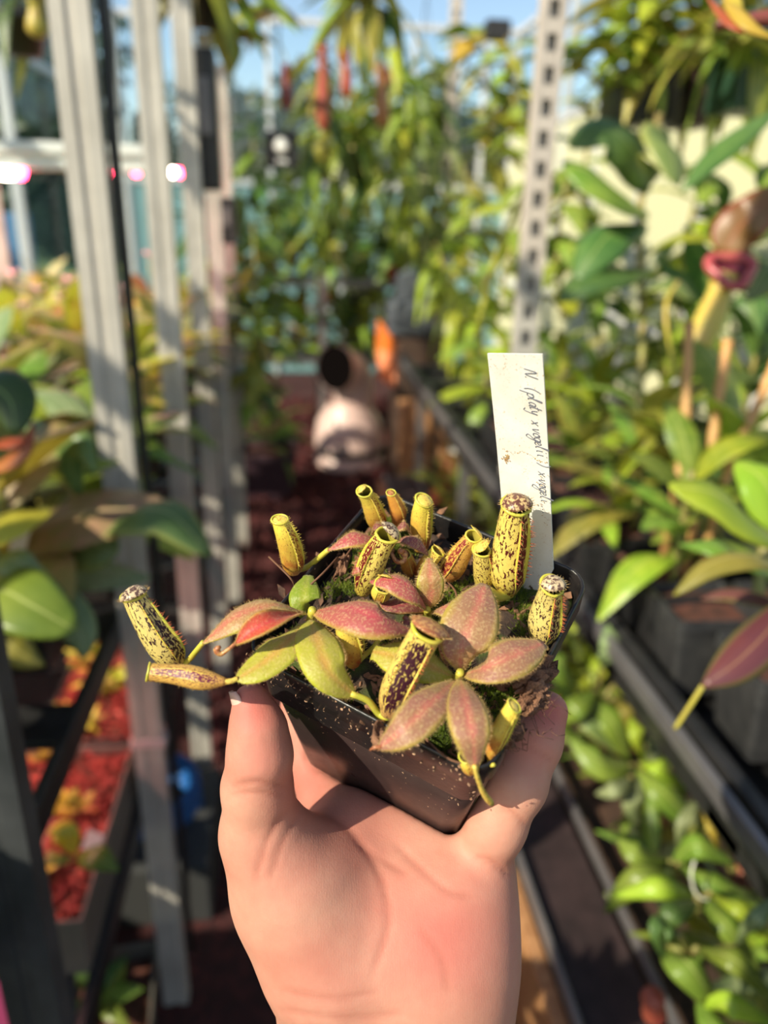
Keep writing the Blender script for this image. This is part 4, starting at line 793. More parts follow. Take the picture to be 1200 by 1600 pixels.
pot = thing('plant_pot', 'black square plastic plant pot held up on the open palm', 'plant pot', PO)
v, f = loft([(PS - 2 * PINS, .006, -PH), (PS - 2 * PINS + .001, .0065, -PH + .0006), (PS - .0048, .0075, -.0105), (PS - .008, .0075, -.0105), (PS - .008, .0075, -.02)])
worldobj('pot_wall', mesh('pot_wall', v, f), POTM, pot)
v, f = loft([(PS - .0046, .0075, -.0108), (PS - .0012, .0082, -.0102), (PS + .0002, .0085, -.0092), (PS, .0085, -.0012), (PS - .0006, .0083, -.0002), (PS - .0016, .0078, .0), (PS - .0026, .0072, -.0006), (PS - .0034, .0068, -.004), (PS - .0052, .006, -.024)], False)
ro = worldobj('pot_rim', mesh('pot_rim', v, f), RIMM, pot)
# soil surface
t = NT('potting_soil'); oc = t.ob()
c = t.ramp(t.noise(160, 7, .75, oc), [(.3, (.012, .007, .005)), (.55, (.05, .028, .018)), (.75, (.16, .09, .05))])
c = t.mix(t.ramp(t.noise(38, 3, .6, oc), [(.5, 0.), (.6, 1.)]), c, (.06, .085, .012))
t.set(Base_Color=c, Roughness=.85); t.bump(t.noise(300, 6, .7, oc), .8, .0015)
SOILM = t.m
N = 46; v = []; f = []
def soilz(a, b):
    return SOIL + .0035 * mn.noise((a * 60, b * 60, 3)) + .0018 * mn.noise((a * 170, b * 170, 1)) + .0035 * math.exp(-((a + .012) ** 2 + (b - .012) ** 2) / .0006)
for j in range(N):
    for i in range(N):
        a = (i / (N - 1) - .5) * (PS - .0055); b = (j / (N - 1) - .5) * (PS - .0055)
        e = max(abs(a), abs(b)) / (PS / 2)
        v.append(PL(a, b, soilz(a, b) - (.003 if e > .9 else 0)))
f = [(j * N + i, j * N + i + 1, (j + 1) * N + i + 1, (j + 1) * N + i) for j in range(N - 1) for i in range(N - 1)]
worldobj('soil', mesh('soil', v, f), SOILM, pot)
# moss blades
mossm = NT('moss'); mossm.set(Base_Color=mossm.ramp(mossm.noise(120, 3, .6, mossm.ob()), [(.3, (.05, .085, .006)), (.55, (.16, .21, .02)), (.75, (.33, .36, .06))]), Roughness=.6)
mossm.translucent((.3, .38, .05), .25); mossm = mossm.m
rm = random.Random(5); v = []; f = []
def blade(p, d, L, w, v=v, f=f):
    s = np.cross(d, VC); s /= np.linalg.norm(s) + 1e-9; k = len(v)
    v += [p - s * w, p + s * w, p + d * L * .6 + s * w * .7, p + d * L]; f.append((k, k + 1, k + 2, k + 3))
n = 0
while n < 9000:
    a = rm.uniform(-.5, .5) * (PS - .009); b = rm.uniform(-.5, .5) * (PS - .009)
    if mn.noise((a * 55 + 7, b * 55, 9)) < -.02 + .25 * rm.random(): continue
    n += 1
    d = AN + .75 * np.array([rm.gauss(0, .6), rm.gauss(0, .6), rm.gauss(0, .4)]); d /= np.linalg.norm(d)
    blade(PL(a, b, soilz(a, b) - .0002), d, rm.uniform(.0012, .0034), rm.uniform(.00012, .00028))
tag(worldobj('moss', mesh('moss', v, f, smooth=False), mossm, pot), 'short green moss growing on the soil', kind='stuff')
# bark crumbs and roots on the soil and rim
barkm = plain('bark_crumbs', (.30, .14, .07), .8, 0, (.06, .03, .02), 90, .6, 300)
v = []; f = []
def crumb(p, s, v, f, rr):
    k = len(v); ax = np.array([[rr.gauss(0, 1) for _ in range(3)] for _ in range(3)])
    q, _ = np.linalg.qr(ax); dim = np.array([s, s * rr.uniform(.4, .8), s * rr.uniform(.25, .5)])
    for x, y, z in ((1, 0, 0), (-1, 0, 0), (0, 1, 0), (0, -1, 0), (0, 0, 1), (0, 0, -1), (.7, .6, .3), (-.6, -.7, .4)):
        v.append(p + q @ (dim * np.array([x, y, z]) * rr.uniform(.8, 1.15)))
    f += [tuple(k + i for i in g) for g in ((6, 2, 4), (0, 6, 4), (0, 2, 6), (2, 1, 4), (1, 7, 4), (1, 3, 7), (3, 4, 7), (3, 0, 4), (2, 0, 5), (1, 2, 5), (3, 1, 5), (0, 3, 5))]
for i in range(420):
    a = rm.uniform(-.5, .5) * (PS - .008); b = rm.uniform(-.5, .5) * (PS - .008)
    crumb(PL(a, b, soilz(a, b) + .0004), rm.uniform(.0006, .0028) * (1 if rm.random() < .9 else 1.5), v, f, rm)
for u, w in ((408, 1030), (520, 865), (530, 880), (505, 880), (440, 925), (452, 932), (500, 870), (598, 1130), (580, 1105), (570, 1120), (610, 1140), (690, 800), (680, 815), (720, 1075), (590, 1145)):
    crumb(pp(u, w, SOIL + .003), rm.uniform(.002, .0042), v, f, rm)
tag(worldobj('bark_crumb', mesh('bark_crumb', v, f, smooth=False), barkm, pot), 'brown bark crumbs scattered over the soil', kind='stuff')
# loose dirt flakes stuck to the rim and the wall
v = []; f = []
for i in range(230):
    a = rm.uniform(-.5, .5) * PS; c = -rm.random() ** 1.6 * .034
    b = -PS / 2 - .0001 + (0 if c > -.0105 else .0026 + (-c - .0105) / (PH - .0105) * (PINS - .0026))
    crumb(PL(a * .93, b, c - .0003), rm.uniform(.0002, .0007), v, f, rm)
tag(worldobj('dirt_fleck', mesh('dirt_fleck', v, f, smooth=False), plain('dirt_flecks', (.5, .3, .18), .9, 0, (.2, .1, .06), 200), pot), 'tan dirt flecks on the pot wall', kind='stuff')
# dead roots and dried leaf scraps
mb = MB()
for P in ([(455, 940, 0), (500, 900, .008), (528, 870, .004)], [(420, 870, .006), (455, 905, .004), (462, 925, -.004)], [(520, 905, -.006), (540, 870, .002), (555, 850, 0)], [(690, 900, -.006), (712, 925, -.002), (710, 950, -.006)], [(785, 850, .004), (775, 870, .008), (782, 905, -.004)], [(650, 1140, -.004), (700, 1185, .001), (745, 1195, 0)], [(700, 1175, -.003), (735, 1190, 0), (760, 1170, -.003)]):
    mb.tube(crv([pp(*q) for q in P], 10), .00035, 5)
rw = mb.build('root', plain('dry_root', (.16, .07, .035), .8), pot, True)
tag(rw, 'thin dry brown roots', kind='stuff')
deadm = plain('dead_leaf', (.33, .16, .085), .85, 0, (.12, .05, .025), 140, .9, 500, .002)
def scrap(P, w, wr, seed, parent=pot, name='dead_leaf'):
    rr = random.Random(seed); Q = crv(P, 14); v = []; f = []; m = 7
    T = np.gradient(Q, axis=0); T /= np.linalg.norm(T, axis=1)[:, None]
    for i in range(14):
        s = np.cross(T[i], VC); s /= np.linalg.norm(s); nn = np.cross(s, T[i]); ww = w * (.35 + .65 * math.sin(math.pi * (i + 1) / 15))
        for j in range(m):
            x = j / (m - 1) * 2 - 1
            v.append(Q[i] + s * ww * x * rr.uniform(.75, 1.15) + nn * wr * (rr.uniform(-1, 1) + 1.3 * math.sin(x * 5 + i * .8)))
    f = [(i * m + j, i * m + j + 1, (i + 1) * m + j + 1, (i + 1) * m + j) for i in range(13) for j in range(m - 1)]
    o = worldobj(name, mesh(name, v, f), deadm, parent); md = o.modifiers.new('s', 'SOLIDIFY'); md.thickness = .0006; return o
scrap([pp(800, 1072, .002), pp(830, 1062, .004), pp(850, 1050, .003), pp(862, 1030, .002)], .0042, .0011, 1)
scrap([pp(812, 1090, .001), pp(836, 1085, .003), pp(856, 1075, .001)], .0036, .0012, 2)
scrap([pp(805, 1110, .0), pp(832, 1100, .002), pp(852, 1090, 0)], .0028, .0010, 3)
scrap([pp(782, 1165, .001), pp(800, 1150, .002), pp(818, 1135, 0)], .0024, .0009, 4)
scrap([pp(592, 1172, .002), pp(592, 1145, .002), pp(600, 1130, -.002)], .0022, .0006, 5)
scrap([pp(530, 900, -.002), pp(537, 880, .001), pp(540, 865, 0)], .0018, .0005, 6)
scrap([pp(745, 1058, -.004), pp(775, 1062, -.002), pp(795, 1075, -.004)], .0022, .0005, 8)
mb = MB()
for i in range(60):
    u = rm.uniform(790, 862); w = rm.uniform(1045, 1165) - (u - 790) * .5 + 20
    p = pp(u, w, .001); mb.tube(crv([p, p + np.array([rm.gauss(0, .0016) for _ in range(3)]), p + np.array([rm.gauss(0, .0024) for _ in range(3)])], 5), .00009, 3)
tag(mb.build('moss_fibre', deadm, pot, True), 'dry brown fibres on the pot edge', kind='stuff')

# ================================================================== pitcher plant parts
def heldleafmat(name, edge, body, mid, rib, green=.0, fuzz=.5):
    t = NT(name); uv = t.uv(); X, Y, _ = t.sep(uv)
    ax = t.math('MULTIPLY', t.math('ABSOLUTE', t.math('SUBTRACT', X, .5)), 2)
    oc = t.ob(); n1 = t.noise(95, 4, .65, oc); n2 = t.noise(1250, 3, .6, oc)
    axn = t.math('ADD', ax, t.math('MULTIPLY_ADD', n1, .7, -.35))
    c = t.ramp(axn, [(0., mid), (.4, body), (.72, body), (1., edge)])
    # blotches of the edge colour through the blade, more towards the base
    bl = t.math('MULTIPLY', t.ramp(n1, [(.42, 0.), (.62, 1.)]), t.math('MULTIPLY_ADD', Y, -.35, .42 + green, clamp=True), clamp=True)
    c = t.mix(bl, c, edge)
    base = t.math('MULTIPLY_ADD', Y, -9., 1.0, clamp=True); c = t.mix(base, c, edge)
    ribm = t.math('MULTIPLY', t.math('MULTIPLY_ADD', axn, -2.6, .8, clamp=True), .8); c = t.mix(ribm, c, rib)
    rim = t.math('MULTIPLY_ADD', ax, 12, -11., clamp=True); c = t.mix(t.math('MULTIPLY', rim, .8), c, edge)
    # pale fine hair speckle
    c = t.mix(t.math('MULTIPLY', t.ramp(n2, [(.5, 0.), (.62, 1.)]), .62 * fuzz), c, (.80, .62, .30))
    t.set(Base_Color=c, Roughness=.42, Specular_IOR_Level=.4, Sheen_Weight=.15, Sheen_Tint=(1., .85, .5))
    t.bump(t.math('ADD', n2, t.math('MULTIPLY', t.noise(180, 3, .6, oc), 1.5)), .35, .0006)
    t.translucent(c, .22); return t.m
G = (.42, .44, .035); G2 = (.30, .38, .03)
LM = {
 'bronze': heldleafmat('bronze_leaf', (.50, .36, .07), (.38, .165, .115), (.44, .15, .12), (.62, .17, .13)),
 'rose':   heldleafmat('rose_leaf', (.50, .36, .06), (.47, .11, .10), (.46, .085, .10), (.60, .09, .10), -.22),
 'red':    heldleafmat('red_leaf', (.55, .30, .05), (.62, .085, .05), (.60, .06, .055), (.66, .09, .08), -.38, .25),
 'lime':   heldleafmat('lime_leaf', (.50, .50, .035), (.47, .41, .06), (.52, .36, .07), (.60, .32, .07), .12, .3),
 'green':  heldleafmat('green_leaf', (.30, .38, .025), (.26, .34, .03), (.34, .38, .03), (.40, .42, .05), .2, .25),
 'mix':    heldleafmat('pinkgreen_leaf', (.46, .42, .05), (.48, .24, .11), (.50, .19, .11), (.62, .18, .12), .1),
 'dark':   heldleafmat('dark_rose_leaf', (.40, .22, .06), (.28, .075, .075), (.26, .06, .07), (.40, .08, .08), -.3, .4),
}
hairm = NT('leaf_hair'); hairm.set(Base_Color=(.70, .48, .20), Roughness=.5); hairm.translucent((.8, .55, .25), .3); hairm = hairm.m
spinem = plain('wing_spine', (.45, .12, .05), .5); spiney = plain('wing_spine_yellow', (.72, .50, .10), .5)

def hair_mesh(P, D, L, w, name, parent, m, rr):
    v = []; f = []
    for p, d in zip(P, D):
        k = len(v); s = np.cross(d, VC); s /= np.linalg.norm(s) + 1e-9; l = L * rr.uniform(.5, 1.2)
        q = np.array([rr.gauss(0, .3) for _ in range(3)]); e = d + q; e /= np.linalg.norm(e); u = np.cross(s, d)
        v += [p - s * w, p + s * w, p + u * w, p + e * l]; f += [(k, k + 1, k + 3), (k + 1, k + 2, k + 3), (k + 2, k, k + 3)]
    o = worldobj(name, mesh(name, v, f, smooth=False), m, parent); o['kind'] = 'stuff'; return o

def hleaf(parent, P, hwpx, m, nrm=None, hairs=True, seed=1, label=None, **kw):
    pts = [pp(*q) for q in P]
    nv = AN * .75 + VC * .5 if nrm is None else c2w(nrm) - CAM
    nv = nv / np.linalg.norm(nv)
    hw = hwpx * pxm(pts[len(pts) // 2])
    v, f, uv, ed, dd = leafgeo(pts, hw, nv, seed=seed, **kw)
    o = worldobj('leaf', mesh('leaf', v, f, uv), LM[m], parent)
    if label: o['label'] = label
    md = o.modifiers.new('thick', 'SOLIDIFY'); md.thickness = .00055; md.offset = -1
    if hairs:
        rr = random.Random(seed); PP = []; DD = []
        for sgn in (0, 1):
            E_ = ed[sgn::2]; D_ = dd[sgn::2]
            for i in range(len(E_) - 1):
                for k in range(7):
                    u = rr.random(); PP.append(E_[i] * (1 - u) + E_[i + 1] * u); DD.append(D_[i] + nv * rr.uniform(-.2, .8))
        # soft down on the blade
        for k in range(170):
            i = rr.randrange(len(v)); PP.append(np.array(v[i])); DD.append(nv + .5 * np.array([rr.gauss(0, 1) for _ in range(3)]))
        DD = [d / np.linalg.norm(d) for d in DD]
        h = hair_mesh(PP, DD, .0010, .00004, 'leaf_hairs', o, hairm, rr); h.location = (0, 0, 0)
    return o

def pitchmat(name, base, low, spot, thr, zone=.3, sx=34, sy=17, zc=None, lowat=.35):
    t = NT(name); uv = t.uv(); X, Y, _ = t.sep(uv); oc = t.ob()
    z = t.attr('zone'); low_f = t.math('MULTIPLY_ADD', Y, -1 / lowat, 1.25, clamp=True)
    c = t.mix(t.math('MULTIPLY', low_f, t.math('MULTIPLY_ADD', t.noise(170, 3, .6, oc), 2.4, -.5, clamp=True)), base, low)
    w = t.mapv(uv, (sx, sy, 1)); nz = t.noise(1.0, 3, .62, w, .6)
    th = t.math('MULTIPLY_ADD', z, -zone, thr)
    sp = t.math('MULTIPLY_ADD', t.math('SUBTRACT', nz, th), 22, .5, clamp=True)
    c = t.mix(sp, c, spot if zc is None else t.mix(z, spot, zc))
    t.set(Base_Color=c, Roughness=.36, Specular_IOR_Level=.45)
    t.bump(t.math('ADD', t.noise(700, 3, .6, oc), nz), .25, .0005)
    t.translucent(c, .15); return t.m
YEL = (.84, .64, .15); YG = (.58, .52, .05); MAR = (.10, .012, .014); PUR = (.045, .010, .018)
PM = {
 'speck': pitchmat('speckled_pitcher', YEL, (.62, .46, .06), MAR, .56, .13, zc=(.15, .008, .014)),
 'pale':  pitchmat('pale_speckled_pitcher', (.78, .60, .19), (.66, .48, .12), PUR, .565, .10, 36, 17),
 'gold':  pitchmat('golden_pitcher', (.88, .70, .10), (.52, .11, .03), (.28, .05, .02), .64, .12, 40, 26, lowat=.75),
 'red':   pitchmat('red_striped_pitcher', (.74, .42, .08), (.52, .20, .06), (.23, .035, .03), .60, .14, 44, 18, zc=(.22, .02, .02), lowat=.9),
 'purple': pitchmat('purple_pitcher', (.76, .56, .13), (.50, .25, .09), (.06, .012, .02), .60, .2, 40, 16, zc=(.05, .008, .02), lowat=.4),
 'orange': pitchmat('orange_pitcher', (.74, .36, .06), (.56, .18, .05), (.30, .06, .02), .66, .06, 44, 24, lowat=.9),
 'mottle': pitchmat('mottled_pitcher', (.78, .46, .11), (.64, .32, .08), (.20, .03, .05), .58, .13, 48, 24, zc=(.16, .015, .05), lowat=.3),
}
limem = NT('peristome_lime'); limem.set(Base_Color=limem.ramp(limem.noise(300, 3, .6, limem.ob()), [(.35, (.62, .60, .07)), (.65, (.82, .66, .11))]), Roughness=.3); limem.translucent((.7, .6, .1), .2); limem = limem.m
insm = plain('pitcher_inside', (.42, .38, .05), .5, 0, (.3, .2, .04), 90)
def lidmat(name, a, b, thr):
    t = NT(name); oc = t.ob(); t.set(Base_Color=t.ramp(t.noise(1050, 3, .6, oc, .4), [(thr - .04, a), (thr + .04, b)]), Roughness=.35); t.bump(t.noise(900, 3, .6, oc), .3, .0005); return t.m
LIDM = {'brown': lidmat('lid_brown_speckled', (.13, .045, .03), (.62, .42, .19), .52), 'grey': lidmat('lid_grey_speckled', (.10, .05, .04), (.60, .45, .27), .50), 'yellow': lidmat('lid_yellow', (.45, .22, .04), (.72, .52, .10), .42), 'rust': lidmat('lid_rust', (.36, .12, .05), (.60, .30, .10), .52)}

def pitcher(parent, P, rpx, style, front, lid='brown', lidopen=12, lidscale=1.2, wing=.28, hairs=True, tilt=.35, seed=1, tendril=None, tr=None, label=None, spines=None, wa=.42, oval=1.0, lid_r=None):
    pts = [pp(*q) for q in P]; n = 26; seg = 28
    Q = crv(pts, n); rad = np.interp(np.linspace(0, 1, n), np.linspace(0, 1, len(rpx)), rpx)
    # smooth the radius profile
    for _ in range(2): rad[1:-1] = (rad[:-2] + 2 * rad[1:-1] + rad[2:]) / 4
    rad = rad * pxm(Q[n // 2])
    front = R @ np.asarray(front, float); T = np.gradient(Q, axis=0); T /= np.linalg.norm(T, axis=1)[:, None]
    v = []; uv = []; zn = []; fr = []
    for i in range(n):
        Fv = front - T[i] * (front @ T[i]); Fv /= np.linalg.norm(Fv); S = np.cross(T[i], Fv); fr.append((Fv, S)); tt = i / (n - 1)
        for k in range(seg + 1):
            a = -math.pi + 2 * math.pi * k / seg
            rr_ = rad[i] * (1 + .06 * math.exp(-((abs(a) - wa) / .12) ** 2) - .05 * math.exp(-(a / .3) ** 2))
            sl = -tilt * rad[i] * math.cos(a) * max(0, (tt - .72) / .28) ** 2
            v.append(Q[i] + Fv * math.cos(a) * rr_ * oval + S * math.sin(a) * rr_ + T[i] * sl); uv.append((k / seg, tt))
            zn.append(math.exp(-(a / (wa * 1.25)) ** 4) * min(1, max(0, (tt - .02) * 6)) * min(1, max(0, (1.0 - tt) * 9)))
    M1 = seg + 1
    f = [(i * M1 + k, i * M1 + k + 1, (i + 1) * M1 + k + 1, (i + 1) * M1 + k) for i in range(n - 1) for k in range(seg)]
    v.append(Q[0] - T[0] * rad[0] * .6); uv.append((.5, 0)); zn.append(0); f += [(len(v) - 1, k + 1, k) for k in range(seg)]
    b = worldobj('pitcher', mesh('pitcher', v, f, uv, attrs={'zone': zn}), PM[style], parent)
    if label: b['label'] = label
    def sub(name, v, f, m, smooth=True, uv=None):
        o = worldobj(name, mesh(name, v, f, uv, smooth), m, parent); o.parent = b; o.location = (0, 0, 0); return o
    # mouth ring
    ring = np.array([np.array(v[(n - 1) * M1 + k]) for k in range(seg)]); cen = ring.mean(0); rm_ = rad[-1]
    Fv, S = fr[-1]; Tn = T[-1]; mn_ = Tn + Fv * tilt; mn_ /= np.linalg.norm(mn_)
    mb = MB(); tv = []; tf = []; ms = 7
    for k in range(seg):
        o_ = ring[k] - cen; o_ /= np.linalg.norm(o_)
        for j in range(ms):
            a = 2 * math.pi * j / ms; tv.append(ring[k] + rm_ * .15 * (o_ * math.cos(a) + mn_ * math.sin(a)) + mn_ * rm_ * .03)
    tf = [(k * ms + j, k * ms + (j + 1) % ms, ((k + 1) % seg) * ms + (j + 1) % ms, ((k + 1) % seg) * ms + j) for k in range(seg) for j in range(ms)]
    sub('peristome', tv, tf, limem)
    # throat
    iv = [cen + (p - cen) * .93 for p in ring] + [cen - Tn * rm_ * 1.6 + (p - cen) * .7 for p in ring]
    if_ = [(k, k + seg, (k + 1) % seg + seg, (k + 1) % seg) for k in range(seg)] + [tuple(seg + k for k in range(seg))]
    sub('throat', iv, if_, insm)
    # lid
    if lid:
        lr = rm_ * lidscale if lid_r is None else lid_r * pxm(cen); hinge = cen - Fv * rm_ * 1.0 + mn_ * rm_ * (.12 + tilt * .3)
        fw = Fv - mn_ * (Fv @ mn_); fw /= np.linalg.norm(fw); al = math.radians(lidopen)
        d1 = fw * math.cos(al) + mn_ * math.sin(al); d3 = np.cross(S, d1); d3 = d3 if d3 @ mn_ > 0 else -d3
        lv = []; nr = 7; ls = 24; lc = hinge + d1 * lr * .92; rr = random.Random(seed)
        DM = .55 if lid in ('brown', 'grey') else .32; lv.append(lc + d3 * lr * DM)
        for i in range(1, nr + 1):
            q = i / nr
            for k in range(ls):
                a = 2 * math.pi * k / ls; wob = 1 + .04 * math.sin(a * 3 + seed) + .03 * math.sin(a * 5)
                lv.append(lc + (d1 * math.cos(a) + S * math.sin(a)) * lr * q * wob + d3 * lr * DM * (1 - q ** 2.4) + d3 * lr * .03 * mn.noise((q * 4, a * 2, seed)))
        lf = [(0, 1 + k, 1 + (k + 1) % ls) for k in range(ls)] + [(1 + i * ls + k, 1 + (i + 1) * ls + k, 1 + (i + 1) * ls + (k + 1) % ls, 1 + i * ls + (k + 1) % ls) for i in range(nr - 1) for k in range(ls)]
        lo = sub('lid', lv, lf, LIDM[lid]); md = lo.modifiers.new('thick', 'SOLIDIFY'); md.thickness = rm_ * .12; md.offset = -1
        rr = random.Random(seed + 50); eP = [np.array(lv[1 + (nr - 1) * ls + k % ls]) for k in range(ls * 2)]; eD = [(p - lc) / np.linalg.norm(p - lc) + d3 * rr.uniform(-.2, .5) for p in eP]
        h = hair_mesh(eP, eD, rm_ * .30, rm_ * .025, 'lid_hairs', parent, spiney if lid in ('yellow',) else hairm, rr); h.parent = b; h.location = (0, 0, 0)
    # wings with fringe
    rr = random.Random(seed); sp = []; sdv = []
    for sg in (-1, 1):
        wv = []; i0, i1 = int(n * .12), int(n * .95)
        for i in range(i0, i1):
            Fv, S = fr[i]; o_ = Fv * math.cos(wa * sg) + S * math.sin(wa * sg); e = math.sin(math.pi * (i - i0 + .6) / (i1 - i0)) ** .5
            e *= .35 + .65 * (i - i0) / (i1 - i0); ww = rad[i] * wing * e
            tang = np.cross(T[i], o_)
            for t_, off in ((-.055, .97), (-.02, 1 + ww / rad[i]), (.02, 1 + ww / rad[i]), (.055, .97)): wv.append(Q[i] + o_ * rad[i] * off + tang * rad[i] * t_)
            for k in range(2):
                if (i - i0) > 4: sp.append(Q[i] + o_ * (rad[i] + ww * .95) + T[i] * rr.uniform(-.5, .5) * rad[i] * .25); sdv.append(o_ + T[i] * rr.uniform(-.1, .35))
        nn = i1 - i0
        wf = [(i * 4 + j, i * 4 + j + 1, (i + 1) * 4 + j + 1, (i + 1) * 4 + j) for i in range(nn - 1) for j in range(3)]
        sub('wing', wv, wf, limem if style in ('gold', 'speck', 'pale') else LIDM['yellow'])
    if hairs:
        h = hair_mesh(sp, sdv, rad.max() * .34, rad.max() * .028, 'wing_spines', parent, spines or (spinem if style in ('speck', 'pale', 'purple') else spiney), rr)
        h.parent = b; h.location = (0, 0, 0)
        # fine down over the tube
        PP = []; DD = []
        for k in range(150):
            i = rr.randrange(2, n); a = rr.randrange(seg); p = np.array(v[i * M1 + a]); d = p - Q[i]; PP.append(p); DD.append(d / np.linalg.norm(d))
        h = hair_mesh(PP, DD, .0007, .00004, 'down_hairs', parent, hairm, rr); h.parent = b; h.location = (0, 0, 0)
    if tendril:
        tq = crv([pp(*q) for q in tendril] + [Q[0] - T[0] * rad[0] * .2, Q[1]], 18)
        w0 = (tr or 5) * pxm(Q[0]); rr_ = np.linspace(w0 * .8, w0 * 1.1, 18)
        m_ = MB(); m_.tube(tq, rr_, 10); m_.build('tendril', LIDM['yellow'] if style in ('red', 'orange', 'mottle') else limem, parent, True)
    return b

def stem(parent, P, rpx, m=None):
    q = crv([pp(*k) for k in P], 10); mb = MB(); mb.tube(q, np.linspace(rpx[0], rpx[1], 10) * pxm(q[0]), 9); return mb.build('stem', m or limem, parent, True)

# ---- left rosette
pl = thing('pitcher_plant', 'seedling pitcher plant with red and lime leaves whose pitchers hang over the pot edge', 'pitcher plant', pp(488, 960, SOIL), 'pitcher plants in the held pot')
hleaf(pl, [(478, 958, .006), (430, 945, .014), (370, 962, .014), (316, 1005, .008)], 31, 'mix', (-.1, .8, .6), seed=1, curl=.35, a=1.1)
hleaf(pl, [(470, 957, .012), (430, 968, .020), (395, 985, .020), (368, 1006, .017)], 19, 'red', (-.15, .5, .85), seed=2, curl=-.5, a=1.0, label='inner red leaf still half folded')
hleaf(pl, [(480, 972, .004), (450, 1000, .012), (410, 1035, .012), (368, 1062, .010)], 33, 'lime', (-.2, .65, .7), seed=3, curl=.2, a=.9, q=.5)
hleaf(pl, [(486, 968, .006), (495, 1000, .014), (515, 1050, .013), (556, 1088, .005)], 37, 'lime', (.15, .45, .85), seed=4, curl=.22, a=.85, q=.6)
hleaf(pl, [(488, 955, .006), (540, 950, .016), (590, 965, .018), (645, 985, .010)], 40, 'rose', (.0, .75, .65), seed=5, curl=.35, a=.95, q=.75)
hleaf(pl, [(482, 958, .0), (476, 940, .006), (477, 918, .007), (482, 898, .004)], 25, 'green', (0, .55, .8), seed=6, curl=.25, q=.5, pet=.3, tipw=.35, hairs=False)
stem(pl, [(485, 990, SOIL), (486, 970, .002), (488, 952, .008)], (9, 6))
mb = MB(); q = crv([pp(370, 1004, .017), pp(355, 1016, .016), pp(345, 1022, .015), pp(338, 1016, .016), pp(344, 1010, .017)], 14); mb.tube(q, np.array([3, 3, 3, 3.2, 3.4, 3.6, 4, 4.4, 4.8, 5, 5, 4.6, 4, 2.5]) * pxm(q[0]), 8); mb.build('tendril', LIDM['rust'], pl, True)
pitcher(pl, [(278, 1040, -.004), (262, 1015, .001), (240, 985, .007), (208, 930, .016)], [12, 24, 27, 25, 22, 18], 'pale', (.75, .15, .6), 'grey', 12, 1.25, seed=1, tendril=[(318, 1003, .008), (306, 1018, .004), (294, 1032, -.002)], tr=5, label='long pale speckled pitcher with a grey lid')
pitcher(pl, [(352, 1065, .010), (320, 1062, .010), (285, 1055, .010), (232, 1050, .010)], [6, 13, 18, 18, 15, 14], 'mottle', (-.1, .35, .9), 'yellow', -25, .9, wing=.14, seed=2, tendril=[(372, 1060, .010), (362, 1064, .010)], tr=5, label='pitcher lying flat with a mottled purple face')
pitcher(pl, [(606, 1118, .0), (618, 1080, .006), (643, 1030, .014), (668, 985, .022)], [12, 22, 26, 26, 25, 25], 'purple', (.15, .25, .95), 'rust', 20, 1.3, wing=.22, tilt=.2, seed=3, tendril=[(548, 1084, .006), (575, 1095, .003), (592, 1116, -.002)], tr=6, label='dark purple faced pitcher with pale net edges', wa=.6)
pitcher(pl, [(552, 1038, -.003), (548, 1015, .003), (543, 990, .008), (538, 962, .013)], [10, 19, 21, 19, 17, 14], 'gold', (.9, .1, .3), 'yellow', -5, 1.0, seed=4, tendril=[(600, 985, .004), (585, 1010, 0), (568, 1025, -.003)], tr=5)
# ---- right rosette
pl = thing('pitcher_plant', 'open star of bronze leaves with red midribs near the pot corner', 'pitcher plant', pp(718, 1055, SOIL), 'pitcher plants in the held pot')
hleaf(pl, [(719, 1050, .006), (722, 1010, .014), (740, 960, .018), (758, 912, .016)], 45, 'bronze', (0, .5, .85), seed=11, curl=.2, a=1.25, q=.6, tipw=.2)
hleaf(pl, [(724, 1054, .006), (765, 1040, .014), (810, 1020, .015), (850, 1004, .011)], 35, 'bronze', (.1, .7, .7), seed=12, curl=.2, a=1.2, q=.55, tipw=.3)
hleaf(pl, [(719, 1060, .007), (728, 1100, .017), (738, 1150, .017), (742, 1200, .009)], 33, 'bronze', (0, .55, .85), seed=13, curl=.2, a=.95, q=.6, tipw=.12)
hleaf(pl, [(712, 1062, .006), (680, 1090, .015), (635, 1135, .016), (592, 1168, .010)], 34, 'bronze', (-.1, .55, .8), seed=14, curl=.2, a=1.0, q=.6, tipw=.15)
hleaf(pl, [(710, 1058, .003), (670, 1040, .008), (620, 1025, .010), (582, 1018, .008)], 33, 'lime', (-.05, .6, .75), seed=15, curl=.2, a=1.1, q=.65, tipw=.4)
hleaf(pl, [(700, 1040, .002), (698, 1010, .010), (692, 968, .012)], 13, 'dark', (.4, .4, .8), seed=16, curl=.3, hairs=False)
stem(pl, [(716, 1075, SOIL), (717, 1060, .003), (719, 1050, .008)], (9, 6))
mb = MB(); q = crv([pp(741, 1196, .010), pp(746, 1215, .006), pp(755, 1238, .0), pp(768, 1256, -.006)], 12); mb.tube(q, np.array([4, 4, 4, 4, 4, 4, 4.3, 4.8, 5.2, 5.6, 6, 5]) * pxm(q[0]), 8); mb.build('tendril', LIDM['yellow'], pl, True)
mb = MB(); q = crv([pp(596, 1167, .010), pp(585, 1168, .010), pp(578, 1172, .009)], 8); mb.tube(q, np.linspace(4, 1.5, 8) * pxm(q[0]), 8); mb.build('tendril', LIDM['rust'], pl, True)
pitcher(pl, [(765, 1185, -.003), (775, 1155, .003), (790, 1125, .008), (803, 1103, .012)], [6, 13, 15, 14, 13, 12], 'gold', (.7, -.2, .6), 'yellow', 0, 1.05, seed=15, tendril=[(772, 1195, .0), (766, 1195, -.002)], tr=4)
pitcher(pl, [(738, 1205, -.004), (735, 1195, -.001), (730, 1180, .002)], [8, 15, 16, 13], 'gold', (0, -.2, .9), None, seed=16, wing=.1, hairs=False)
